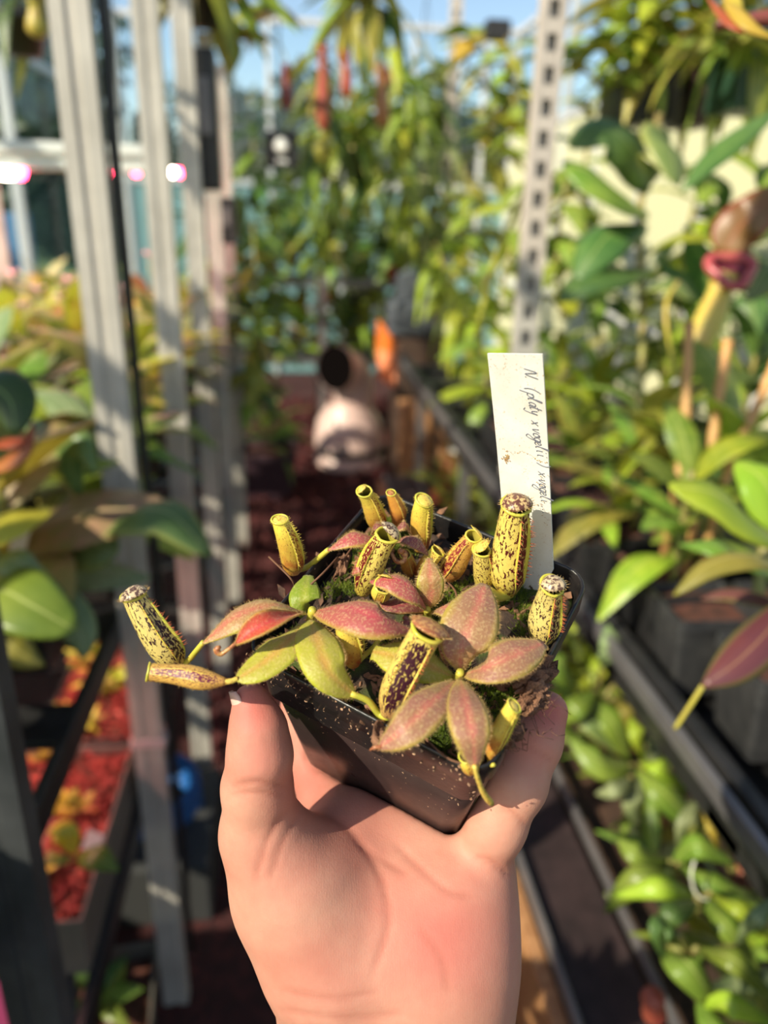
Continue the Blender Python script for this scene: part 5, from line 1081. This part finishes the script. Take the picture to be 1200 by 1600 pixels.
# ---- middle rosette
pl = thing('pitcher_plant', 'small pitcher plant with dusky rose leaves between the larger rosettes', 'pitcher plant', pp(668, 955, SOIL), 'pitcher plants in the held pot')
hleaf(pl, [(668, 952, .004), (650, 925, .012), (615, 905, .015), (578, 908, .012)], 25, 'rose', (.15, .75, .6), seed=21, curl=.4, a=1.1, q=.75)
hleaf(pl, [(671, 950, .004), (673, 925, .010), (672, 900, .014), (670, 872, .014)], 22, 'mix', (0, .5, .85), seed=22, curl=.2, q=.65, tipw=.3)
hleaf(pl, [(676, 955, .002), (695, 948, .008), (722, 960, .007), (740, 980, .003)], 18, 'bronze', (.05, .7, .7), seed=23, curl=.3)
hleaf(pl, [(664, 955, .0), (640, 945, .004), (610, 945, .005), (590, 935, .003)], 16, 'dark', (0, .7, .7), seed=24, curl=.2, hairs=False)
hleaf(pl, [(660, 958, .0), (640, 970, .005), (625, 972, .004)], 13, 'dark', (0, .7, .7), seed=25, curl=.3, hairs=False)
stem(pl, [(668, 965, SOIL), (668, 952, .005)], (8, 5))
pitcher(pl, [(566, 925, -.002), (577, 895, .006), (590, 862, .014), (606, 836, .020)], [12, 19, 21, 20, 18, 17], 'speck', (-.7, .15, .65), 'grey', 38, 1.1, seed=21, label='slender striped pitcher with an upright grey lid')
pitcher(pl, [(592, 935, .006), (596, 925, .009), (600, 914, .012)], [10, 16, 15, 14], 'gold', (.1, .2, .9), 'yellow', 70, .9, wing=.12, seed=22, hairs=False)
pitcher(pl, [(640, 895, -.004), (638, 882, .002), (633, 866, .008)], [8, 12, 12, 8], 'orange', (.4, 0, .9), 'rust', -10, .9, wing=.15, seed=23)
pitcher(pl, [(655, 895, -.002), (668, 880, .005), (684, 862, .008)], [8, 12, 13, 11], 'gold', (.2, .3, .9), 'yellow', 30, 1.0, wing=.2, seed=24)
mb = MB(); q = crv([pp(612, 865, .008), pp(620, 878, .008), pp(632, 876, .009), pp(632, 862, .010), pp(624, 862, .011)], 14); mb.tube(q, np.linspace(3, 4.5, 14) * pxm(q[0]), 8); mb.build('tendril', LIDM['rust'], pl, True)
# ---- back rosette
pl = thing('pitcher_plant', 'pink leaved pitcher plant at the back of the pot with upright yellow pitchers', 'pitcher plant', pp(600, 855, SOIL), 'pitcher plants in the held pot')
hleaf(pl, [(596, 845, .004), (570, 838, .010), (545, 842, .011), (512, 860, .008)], 18, 'rose', (0, .7, .7), seed=31, curl=.3)
hleaf(pl, [(590, 852, .002), (575, 868, .008), (560, 885, .009), (550, 897, .006)], 14, 'rose', (-.3, .5, .8), seed=32, curl=.3)
hleaf(pl, [(612, 848, .004), (635, 838, .012), (655, 848, .012), (672, 870, .008)], 15, 'dark', (.1, .8, .6), seed=33, curl=.45)
hleaf(pl, [(602, 842, .004), (600, 825, .009), (585, 820, .010), (580, 835, .006)], 11, 'dark', (-.1, .8, .5), seed=34, curl=.4)
hleaf(pl, [(608, 842, .004), (622, 822, .010), (635, 818, .011), (644, 838, .006)], 12, 'dark', (.2, .8, .5), seed=35, curl=.4)
stem(pl, [(600, 870, SOIL), (601, 845, .006)], (7, 4))
pitcher(pl, [(458, 890, -.002), (456, 870, .004), (448, 840, .012), (437, 812, .018)], [14, 18, 18, 17, 15, 12], 'gold', (.7, .1, .65), 'yellow', 5, 1.1, seed=31, tendril=[(513, 859, .008), (498, 872, .003), (480, 886, -.003)], tr=5)
pitcher(pl, [(592, 826, -.002), (586, 806, .005), (578, 785, .011), (569, 768, .016)], [10, 16, 15, 12, 11], 'gold', (.6, .1, .7), 'yellow', 40, .75, seed=32)
pitcher(pl, [(622, 820, -.002), (622, 800, .005), (617, 785, .009), (611, 770, .013)], [9, 13, 11, 7], 'orange', (.6, .1, .7), 'rust', -10, .9, wing=.15, seed=33)
pitcher(pl, [(658, 858, -.003), (657, 830, .004), (658, 805, .010), (662, 782, .016)], [11, 16, 16, 15, 13], 'gold', (.75, 0, .6), 'yellow', 10, 1.05, seed=34)
# ---- rosette behind the tag
pl = thing('pitcher_plant', 'pitcher plant with four fat pitchers standing round the white tag', 'pitcher plant', pp(760, 925, SOIL), 'pitcher plants in the held pot')
pitcher(pl, [(700, 900, -.003), (708, 885, .002), (722, 862, .008), (740, 838, .014)], [13, 19, 20, 17, 14, 12], 'red', (-.3, .35, .85), 'yellow', 50, 1.0, seed=41, label='slanting orange red pitcher')
pitcher(pl, [(757, 915, -.003), (756, 895, .003), (754, 875, .009), (752, 860, .013)], [14, 17, 16, 14, 13], 'speck', (.85, 0, .5), 'yellow', 45, 1.15, seed=42)
pitcher(pl, [(795, 925, -.003), (793, 890, .006), (799, 840, .018), (806, 790, .030)], [13, 27, 28, 27, 24, 21], 'speck', (.5, .1, .85), 'brown', 14, 1.12, seed=43, tilt=.15, tendril=[(752, 920, .008), (765, 925, .004), (778, 932, .0)], tr=9, label='tallest pitcher, yellow with maroon blotches and a domed lid', wa=.38)
pitcher(pl, [(847, 1002, -.003), (850, 975, .003), (855, 945, .010), (862, 915, .018)], [14, 24, 26, 23, 19, 17], 'pale', (.45, .0, .9), 'grey', 28, 1.15, seed=44, label='speckled pitcher by the pot corner with a grey lid')
stem(pl, [(775, 945, SOIL), (765, 930, .0), (750, 918, .006)], (8, 6))
hleaf(pl, [(748, 935, -.002), (735, 925, .002), (722, 930, .001)], 10, 'green', (0, .6, .8), seed=45, hairs=False)

# ================================================================== plant tag
TB = pp(830, 930, SOIL - .004)
tl = W(762, 552, .2150); trr = W(848, 558, .2088)
ex = trr - tl; tw = np.linalg.norm(ex); ex /= tw
ey = TB - (tl + trr) / 2; tlen = np.linalg.norm(ey); ey /= tlen; ex -= ey * (ex @ ey); ex /= np.linalg.norm(ex)
en = np.cross(ey, ex); en = en if en @ VC > 0 else -en
def TG(x, y, z=0): return tl + ex * x + ey * y + en * z
t = NT('tag_plastic'); oc = t.ob()
st = t.math('MULTIPLY', t.ramp(t.noise(1400, 3, .6, oc), [(.6, 0.), (.68, 1.)]), t.ramp(t.noise(140, 3, .6, oc), [(.42, .1), (.65, 1.)]))
t.set(Base_Color=t.mix(st, t.ramp(t.noise(90, 4, .6, oc), [(.35, (.80, .775, .73)), (.75, (.68, .62, .54))]), (.50, .33, .17)), Roughness=.42); TAGM = t.m
tg = thing('plant_tag', 'white plastic plant tag with grey handwriting stuck upright in the held pot', 'plant tag', TB)
mb = MB(); v = []; ny = 30
for i in range(ny + 1):
    y = i / ny * tlen; bow = .0012 * math.sin(math.pi * i / ny)
    xs = (0, tw) if i < ny - 4 else (tw * .5 * (i - ny + 4) / 4 * .7, tw - tw * .5 * (i - ny + 4) / 4 * .7)
    for z in (.00035, -.00035):
        for x in xs: v.append(TG(x, y, z - bow))
f = []
for i in range(ny):
    a = i * 4; b = a + 4
    f += [(a, a + 1, b + 1, b), (a + 2, b + 2, b + 3, a + 3), (a, b, b + 2, a + 2), (a + 1, a + 3, b + 3, b + 1)]
f += [(0, 2, 3, 1), (ny * 4, ny * 4 + 1, ny * 4 + 3, ny * 4 + 2)]
worldobj('tag_blade', mesh('tag_blade', v, f, smooth=False), TAGM, tg)
# single stroke handwriting: letters in (advance, up) units of x-height
ST = {'N': [[(0, 0), (.25, 1.9), (.9, .1), (1.25, 2.0)]], '.': [[(.1, 0), (.2, .12)]], '(': [[(.5, 2.0), (.15, 1.2), (.1, .3), (.3, -.4)]], ')': [[(0, 2.), (.35, 1.3), (.3, .4), (0, -.3)]],
 'p': [[(.1, 1), (-.15, -1.1)], [(.05, .6), (.4, 1.05), (.7, .7), (.45, .1), (.05, .1)]], 'l': [[(0, .3), (.45, 1.9), (.3, 2.1), (.15, 1.2), (.15, .15), (.4, .05)]],
 'a': [[(.7, .9), (.3, 1), (.05, .5), (.2, .02), (.5, .2), (.7, .95), (.65, .1), (.85, .05)]], 't': [[(.3, 1.8), (.15, .3), (.35, 0), (.5, .15)], [(0, 1.15), (.55, 1.3)]],
 'y': [[(0, 1), (.1, .3), (.35, .15), (.6, .95), (.45, -.3), (.2, -1.1), (-.2, -.9)]], 'x': [[(0, 0), (.75, 1)], [(.1, 1), (.65, 0)]],
 'v': [[(0, 1), (.25, 0), (.65, 1.05)]], 'o': [[(.4, 1), (.08, .6), (.15, .08), (.5, .05), (.7, .55), (.4, 1), (.75, .9)]],
 'g': [[(.7, .9), (.3, 1), (.05, .5), (.25, .05), (.55, .3), (.72, 1), (.55, -.4), (.2, -1.2), (-.25, -.9), (.3, -.2), (.85, .2)]], 'e': [[(.05, .45), (.5, .6), (.45, .98), (.15, .85), (.08, .25), (.35, 0), (.65, .2)]],
 'i': [[(.1, 1), (.15, .2), (.35, .05)], [(.2, 1.5), (.25, 1.6)]]}
mb = MB(); XH = .00185; mm = tw / 355
def write(txt, y0, y1, x0, x1):
    n = len(txt)
    for i, ch in enumerate(txt):
        if ch == ' ': continue
        y = y0 + (y1 - y0) * i / n; x = x0 + (x1 - x0) * i / n
        for s in ST[ch]:
            q = [TG((x + uq * XH / mm) * mm - 0, (y + (aq + uq * .25) * XH * .92 / mm) * mm, .0005 - .0012 * math.sin(math.pi * (y * mm / tlen))) for aq, uq in s]
            q = crv(q, 4 * len(q)); mb.tube(q, .000115, 4)
# (y, x) in 355ths of the tag width from its top left corner
write('N.', 95, 195, 232, 240); write('(', 225, 250, 240, 240); write('platy', 262, 420, 238, 262); write('x', 462, 500, 255, 258); write('vogelii', 520, 745, 258, 282)
write(')', 785, 800, 285, 285); write('x', 850, 885, 280, 280); write('vogeli', 910, 1105, 280, 288); write('...', 1125, 1200, 290, 298)
mb.build('handwriting', plain('pencil', (.16, .16, .20), .6), tg, True, label='grey handwritten lettering')
v = []; f = []; rt = random.Random(3)
for i in range(46):
    k = i / 45; x = .12 + .85 * k + rt.gauss(0, .01); y = (690 + 75 * k + 18 * math.sin(k * 9) + rt.gauss(0, 5)) * mm
    crumb(TG(x * tw, y, .0003 - .0012 * math.sin(math.pi * y / tlen)), rt.uniform(.0002, .00045), v, f, rt)
for i in range(40):
    crumb(TG((.19 + rt.gauss(0, .04)) * tw, (765 + rt.gauss(0, 20)) * mm, .0003 - .001), rt.uniform(.0002, .0005), v, f, rt)
for i in range(45):
    crumb(TG((.86 + rt.gauss(0, .06)) * tw, (860 + rt.random() * 420) * mm, .0003 - .0007), rt.uniform(.00012, .0003), v, f, rt)
tag(worldobj('dried_moss', mesh('dried_moss', v, f, smooth=False), plain('dried_moss', (.50, .36, .13), .9, 0, (.42, .22, .12), 300), tg), 'dried moss and dirt stuck on the tag', kind='stuff')
# ================================================================== THE HAND
def cp(u, v, d, r): return (np.array([(u - 600) / F * d, (800 - v) / F * d, -d]), r)
def lc(p): return R.T @ (p - CAM)
def up_(u, v, c, r):
    return (lc(pp(u, v, c)), r)
BOT = -PH
def und(u, v, off, r): return up_(u, v, BOT - r - off, r)
cones = []   # (a, ra, b, rb, k)
def chain(pts, k=.006):
    for a, b in zip(pts[:-1], pts[1:]): cones.append((a[0], a[1], b[0], b[1], k))
WR = cp(612, 1690, .250, .023)
thumb = [cp(393, 1098, .2245, .0056), cp(403, 1138, .2240, .0077), cp(406, 1180, .2250, .0090), cp(402, 1230, .2300, .0100), cp(408, 1300, .2360, .0120), cp(452, 1400, .2430, .0152), cp(515, 1500, .2470, .0185)]
chain(thumb, .004)
ik = und(520, 1252, -.0005, .0115); mk = und(600, 1270, -.0005, .0115); rk = und(672, 1302, -.0005, .0112)
pk = cp(738, 1362, .2560, .0106)
# metacarpals
for k_, base in ((ik, cp(560, 1560, .256, .016)), (mk, cp(600, 1570, .258, .016)), (rk, cp(645, 1570, .258, .016)), (pk, cp(695, 1560, .255, .017))):
    chain([k_, base, WR], .012)
# pads of the palm
chain([cp(480, 1380, .2440, .0145), cp(525, 1480, .2460, .0178)], .022)
chain([cp(560, 1340, .2590, .0110), cp(605, 1430, .2570, .0150), cp(620, 1540, .2540, .0180)], .022)
chain([cp(708, 1400, .2520, .0136), cp(692, 1480, .2500, .0160), cp(676, 1570, .2500, .0165)], .022)
chain([cp(560, 1292, .262, .0095), cp(640, 1316, .2635, .0095), cp(705, 1345, .260, .0095)], .012)
# fingers under the pot
chain([ik, und(488, 1185, .0, .0100), und(478, 1105, .0, .0092), und(482, 1040, .0, .0084), und(490, 1000, .0, .0070)], .004)
chain([mk, und(578, 1180, .0, .0104), und(570, 1090, .0, .0095), und(572, 1020, .0, .0086), und(575, 980, .0, .0072)], .004)
chain([rk, und(668, 1215, .0, .0100), und(668, 1125, .0, .0092), und(668, 1060, .0, .0083), und(668, 1020, .0, .0070)], .004)
# little finger along the right hand wall
chain([pk, cp(774, 1290, .2470, .0092), cp(808, 1225, .2440, .0088), cp(836, 1160, .2480, .0080), cp(855, 1112, .2520, .0068)], .0045)
# wrist and forearm
chain([cp(528, 1620, .252, .0178), cp(535, 1800, .262, .0190), cp(560, 2200, .29, .027)], .014)
chain([cp(684, 1620, .253, .0162), cp(682, 1800, .262, .0185), cp(720, 2200, .29, .027)], .014)
chain([WR, cp(615, 1800, .264, .021), cp(640, 2200, .295, .030)], .014)

pts = np.array([c[0] for c in cones] + [c[2] for c in cones]); lo = pts.min(0) - .036; hi = pts.max(0) + .036
H = .00125
nx, ny, nz = (np.ceil((hi - lo) / H).astype(int) + 1)
gx = (lo[0] + H * np.arange(nx)).astype(np.float32); gy = (lo[1] + H * np.arange(ny)).astype(np.float32); gz = (lo[2] + H * np.arange(nz)).astype(np.float32)
D = np.full((nx, ny, nz), 1., np.float32)
for a, ra, b, rb, k in cones:
    m0 = np.minimum(a - ra, b - rb) - .028; m1 = np.maximum(a + ra, b + rb) + .028
    i0 = np.clip(((m0 - lo) / H).astype(int), 0, None); i1 = np.minimum(((m1 - lo) / H).astype(int) + 1, (nx, ny, nz))
    sl = tuple(slice(p, q) for p, q in zip(i0, i1))
    X = gx[sl[0]][:, None, None] - a[0]; Y = gy[sl[1]][None, :, None] - a[1]; Z = gz[sl[2]][None, None, :] - a[2]
    ab = (b - a).astype(np.float32); L2 = float(ab @ ab)
    tt = np.clip((X * ab[0] + Y * ab[1] + Z * ab[2]) / L2, 0, 1)
    d = np.sqrt((X - tt * ab[0]) ** 2 + (Y - tt * ab[1]) ** 2 + (Z - tt * ab[2]) ** 2) - (ra + (rb - ra) * tt)
    o = D[sl]; h = np.clip(.5 + .5 * (o - d) / k, 0, 1)
    D[sl] = o + (d - o) * h - k * h * (1 - h)
# keep clear of the pot: flesh yields to the plastic
PRw = R.T @ (PO - CAM)
X = gx[:, None, None] - PRw[0]; Y = gy[None, :, None] - PRw[1]; Z = gz[None, None, :] - PRw[2]
n_ = np.cross(r1, r2)
la = X * r1[0] + Y * r1[1] + Z * r1[2]; lb = X * r2[0] + Y * r2[1] + Z * r2[2]; lcn = X * n_[0] + Y * n_[1] + Z * n_[2]
hs = PS / 2 - .0024 - (PINS - .0024) * np.clip(-lcn - .0105, 0, PH) / (PH - .0105)
hs = np.where(lcn > -.0108, PS / 2, hs)
qx = np.abs(la) - hs + .004; qy = np.abs(lb) - hs + .004
box = np.sqrt(np.maximum(qx, 0) ** 2 + np.maximum(qy, 0) ** 2) + np.minimum(np.maximum(qx, qy), 0) - .004
box = np.maximum(box, np.maximum(-lcn - PH, lcn - .001))
cut = .00035 - box
k = .002; h = np.clip(.5 - .5 * (D - cut) / k, 0, 1)
D = D + (cut - D) * h + k * h * (1 - h)
del X, Y, Z, la, lb, lcn, qx, qy, box, cut, hs
# surface nets
ins = D < 0
cnt = np.zeros((nx - 1, ny - 1, nz - 1), np.int8)
for dx in (0, 1):
    for dy in (0, 1):
        for dz in (0, 1): cnt += ins[dx:nx - 1 + dx, dy:ny - 1 + dy, dz:nz - 1 + dz]
act = (cnt > 0) & (cnt < 8)
idx = np.full(act.shape, -1, np.int32); ii = np.argwhere(act); idx[act] = np.arange(len(ii))
acc = np.zeros((len(ii), 3), np.float64); num = np.zeros(len(ii))
off = [(x, y, z) for x in (0, 1) for y in (0, 1) for z in (0, 1)]
for a in off:
    for ax in range(3):
        if a[ax] == 1: continue
        b = list(a); b[ax] = 1
        da = D[ii[:, 0] + a[0], ii[:, 1] + a[1], ii[:, 2] + a[2]]; db = D[ii[:, 0] + b[0], ii[:, 1] + b[1], ii[:, 2] + b[2]]
        c = (da < 0) != (db < 0); tt = np.where(c, da / np.where(c, da - db, 1), 0)
        p = np.tile(np.array(a, float), (len(ii), 1)); p[:, ax] = tt
        acc[c] += p[c]; num += c
V = lo + H * (ii + acc / num[:, None])
quads = []
for ax in range(3):
    s0 = [slice(1, -1)] * 3; s0[ax] = slice(0, -1); s1 = list(s0); s1[ax] = slice(1, None)
    a = ins[tuple(s0)]; b = ins[tuple(s1)]; e = np.argwhere(a != b)
    o_ = np.array([1, 1, 1]); o_[ax] = 0; e2 = e + o_
    sgn = a[tuple(e.T)]
    u, w = (ax + 1) % 3, (ax + 2) % 3
    def cell(du, dw):
        q = e2.copy(); q[:, u] -= du; q[:, w] -= dw; return idx[q[:, 0], q[:, 1], q[:, 2]]
    Q = np.stack([cell(0, 0), cell(1, 0), cell(1, 1), cell(0, 1)], 1)
    Q[~sgn] = Q[~sgn][:, ::-1]; quads.append(Q)
Qd = np.vstack(quads)
# smooth
E1 = np.vstack([Qd[:, [0, 1]], Qd[:, [1, 2]], Qd[:, [2, 3]], Qd[:, [3, 0]]])
deg = np.bincount(E1[:, 0], minlength=len(V)).astype(float)
def lap(V):
    s = np.zeros_like(V)
    for c in range(3): s[:, c] = np.bincount(E1[:, 0], weights=V[E1[:, 1], c], minlength=len(V))
    return s / np.maximum(deg, 1)[:, None]
for _ in range(5):
    V = V + .5 * (lap(V) - V); V = V - .52 * (lap(V) - V) * .9
# normals
fn = np.cross(V[Qd[:, 2]] - V[Qd[:, 0]], V[Qd[:, 3]] - V[Qd[:, 1]])
def vnorm():
    n = np.zeros_like(V)
    for j in range(4):
        for c in range(3): n[:, c] += np.bincount(Qd[:, j], weights=fn[:, c], minlength=len(V))
    return n / (np.linalg.norm(n, axis=1)[:, None] + 1e-12)
VN = vnorm()
px = 600 + F * V[:, 0] / -V[:, 2]; py = 800 - F * V[:, 1] / -V[:, 2]
facing = (VN * -V).sum(1) > 0
crease = np.zeros(len(V)); pinkm = np.zeros(len(V))
def crease_line(P, w, dep, pk_=1.):
    """fold in the skin of the palm side, followed along a curve drawn on its surface"""
    global V
    Q = crv([(*p, 0) for p in P], 60)[:, :2]
    d = np.full(len(V), 1e9)
    tq = np.zeros(len(V))
    for i, q in enumerate(Q):
        e = (px - q[0]) ** 2 + (py - q[1]) ** 2; m = e < d; d[m] = e[m]; tq[m] = i / 59
    g = np.exp(-d / (2 * w * w)) * facing * np.clip(np.sin(np.pi * np.clip(tq, .02, .98)) * 2.2, 0, 1)
    V -= VN * (g * dep)[:, None]; crease[:] = np.maximum(crease, g * pk_)
for P, w, dp in (([(478, 1262), (540, 1290), (592, 1360), (608, 1430), (598, 1480), (575, 1540)], 5, .0005),
                 ([(640, 1368), (600, 1345), (550, 1310)], 4, .0003), ([(745, 1400), (700, 1392), (650, 1350), (610, 1310)], 4, .00045),
                 ([(452, 1262), (425, 1300), (405, 1350), (398, 1385)], 3.2, .0004), ([(470, 1270), (440, 1320), (420, 1380)], 3, .0003),
                 ([(356, 1230), (400, 1222), (455, 1232)], 3, .0004), ([(358, 1240), (400, 1238), (450, 1245)], 3, .0003),
                 ([(738, 1338), (768, 1348), (800, 1372)], 3.2, .0006), ([(778, 1262), (800, 1270), (826, 1295)], 3.2, .0005), ([(820, 1165), (845, 1178), (866, 1190)], 3, .0004),
                 ([(430, 1545), (520, 1560), (600, 1545)], 4, .0003), ([(425, 1575), (540, 1590), (640, 1580)], 4, .0003), ([(650, 1440), (690, 1500), (700, 1560)], 5, .0002)):
    crease_line(P, w, dp)
# natural flush of the skin: finger pads, thumb pad, heel and centre of the palm
for u, w, s, a in ((395, 1110, 40, .9), (410, 1180, 45, .55), (862, 1115, 30, .9), (835, 1165, 30, .45), (690, 1470, 75, .75), (640, 1420, 60, .5), (470, 1230, 45, .6), (560, 1290, 60, .4), (450, 1350, 50, .3), (740, 1380, 45, .35), (520, 1530, 70, .25)):
    pinkm = np.maximum(pinkm, a * np.exp(-((px - u) ** 2 + (py - w) ** 2) / (2 * s * s)) * facing)
Wv = (R @ V.T).T + CAM
t = NT('skin'); oc = t.ob()
n1 = t.noise(38, 4, .6, oc); n2 = t.noise(260, 4, .65, oc)
c = t.ramp(n1, [(.3, (.50, .225, .155)), (.7, (.61, .32, .225))])
c = t.mix(t.math('MULTIPLY_ADD', n2, .5, -.12, clamp=True), c, (.56, .19, .14))
c = t.mix(t.math('MULTIPLY', t.attr('flush'), .75), c, (.56, .115, .10))
c = t.mix(t.math('MULTIPLY', t.attr('crease'), .35), c, (.40, .12, .08))
t.set(Base_Color=c, Roughness=.58, Subsurface_Weight=.22, Subsurface_Radius=(.009, .0035, .002), Subsurface_Scale=.5, Specular_IOR_Level=.25)
wv = t.new('TexWave'); wv.inputs['Scale'].default_value = 420; wv.inputs['Distortion'].default_value = 5; wv.inputs['Detail'].default_value = 3; wv.inputs['Detail Scale'].default_value = .25
t.link(oc, wv.inputs['Vector'])
hh = t.math('ADD', t.math('MULTIPLY', wv.outputs['Fac'], .06), t.math('MULTIPLY_ADD', t.vor(1500, oc), .35, t.noise(220, 5, .65, oc)))
t.bump(hh, .2, .0005)
hand = thing('person', 'bare hand and wrist holding the black plant pot on its open palm', 'person', c2w(cp(615, 1800, .264, 0)[0]))
me = mesh('hand', Wv, Qd, attrs={'flush': pinkm, 'crease': crease})
worldobj('hand', me, t.m, hand)
# thumb nail, seen along its edge
def nail(c, ax, nr, w, l):
    c, ax, nr = (np.asarray(q, float) for q in (c, ax, nr)); ax /= np.linalg.norm(ax); nr -= ax * (nr @ ax); nr /= np.linalg.norm(nr); s = np.cross(ax, nr)
    v = []; n, m = 10, 10
    for i in range(n):
        y = i / (n - 1) * 2 - 1
        ww = w * (1 - max(0, abs(y) - .55) ** 2 * 1.6)
        for j in range(m):
            a = (j / (m - 1) * 2 - 1) * 1.05
            v.append(c2w(c + ax * l * y + s * math.sin(a) * ww + nr * (math.cos(a) - 1) * ww * .9))
    f = [(i * m + j, i * m + j + 1, (i + 1) * m + j + 1, (i + 1) * m + j) for i in range(n - 1) for j in range(m - 1)]
    o = worldobj('fingernail', mesh('fingernail', v, f), nailm, hand); md = o.modifiers.new('t', 'SOLIDIFY'); md.thickness = .0005; md.offset = -1; return o
nailm = plain('fingernail', (.74, .44, .36), .25)
ta, tb = thumb[0][0], thumb[1][0]; axd = ta - tb; axd /= np.linalg.norm(axd)
nr = np.array([-.80, -.02, .32]); nr -= axd * (nr @ axd); nr /= np.linalg.norm(nr)
nail(ta - axd * .002 + nr * .0056, axd, nr, .0048, .0068)
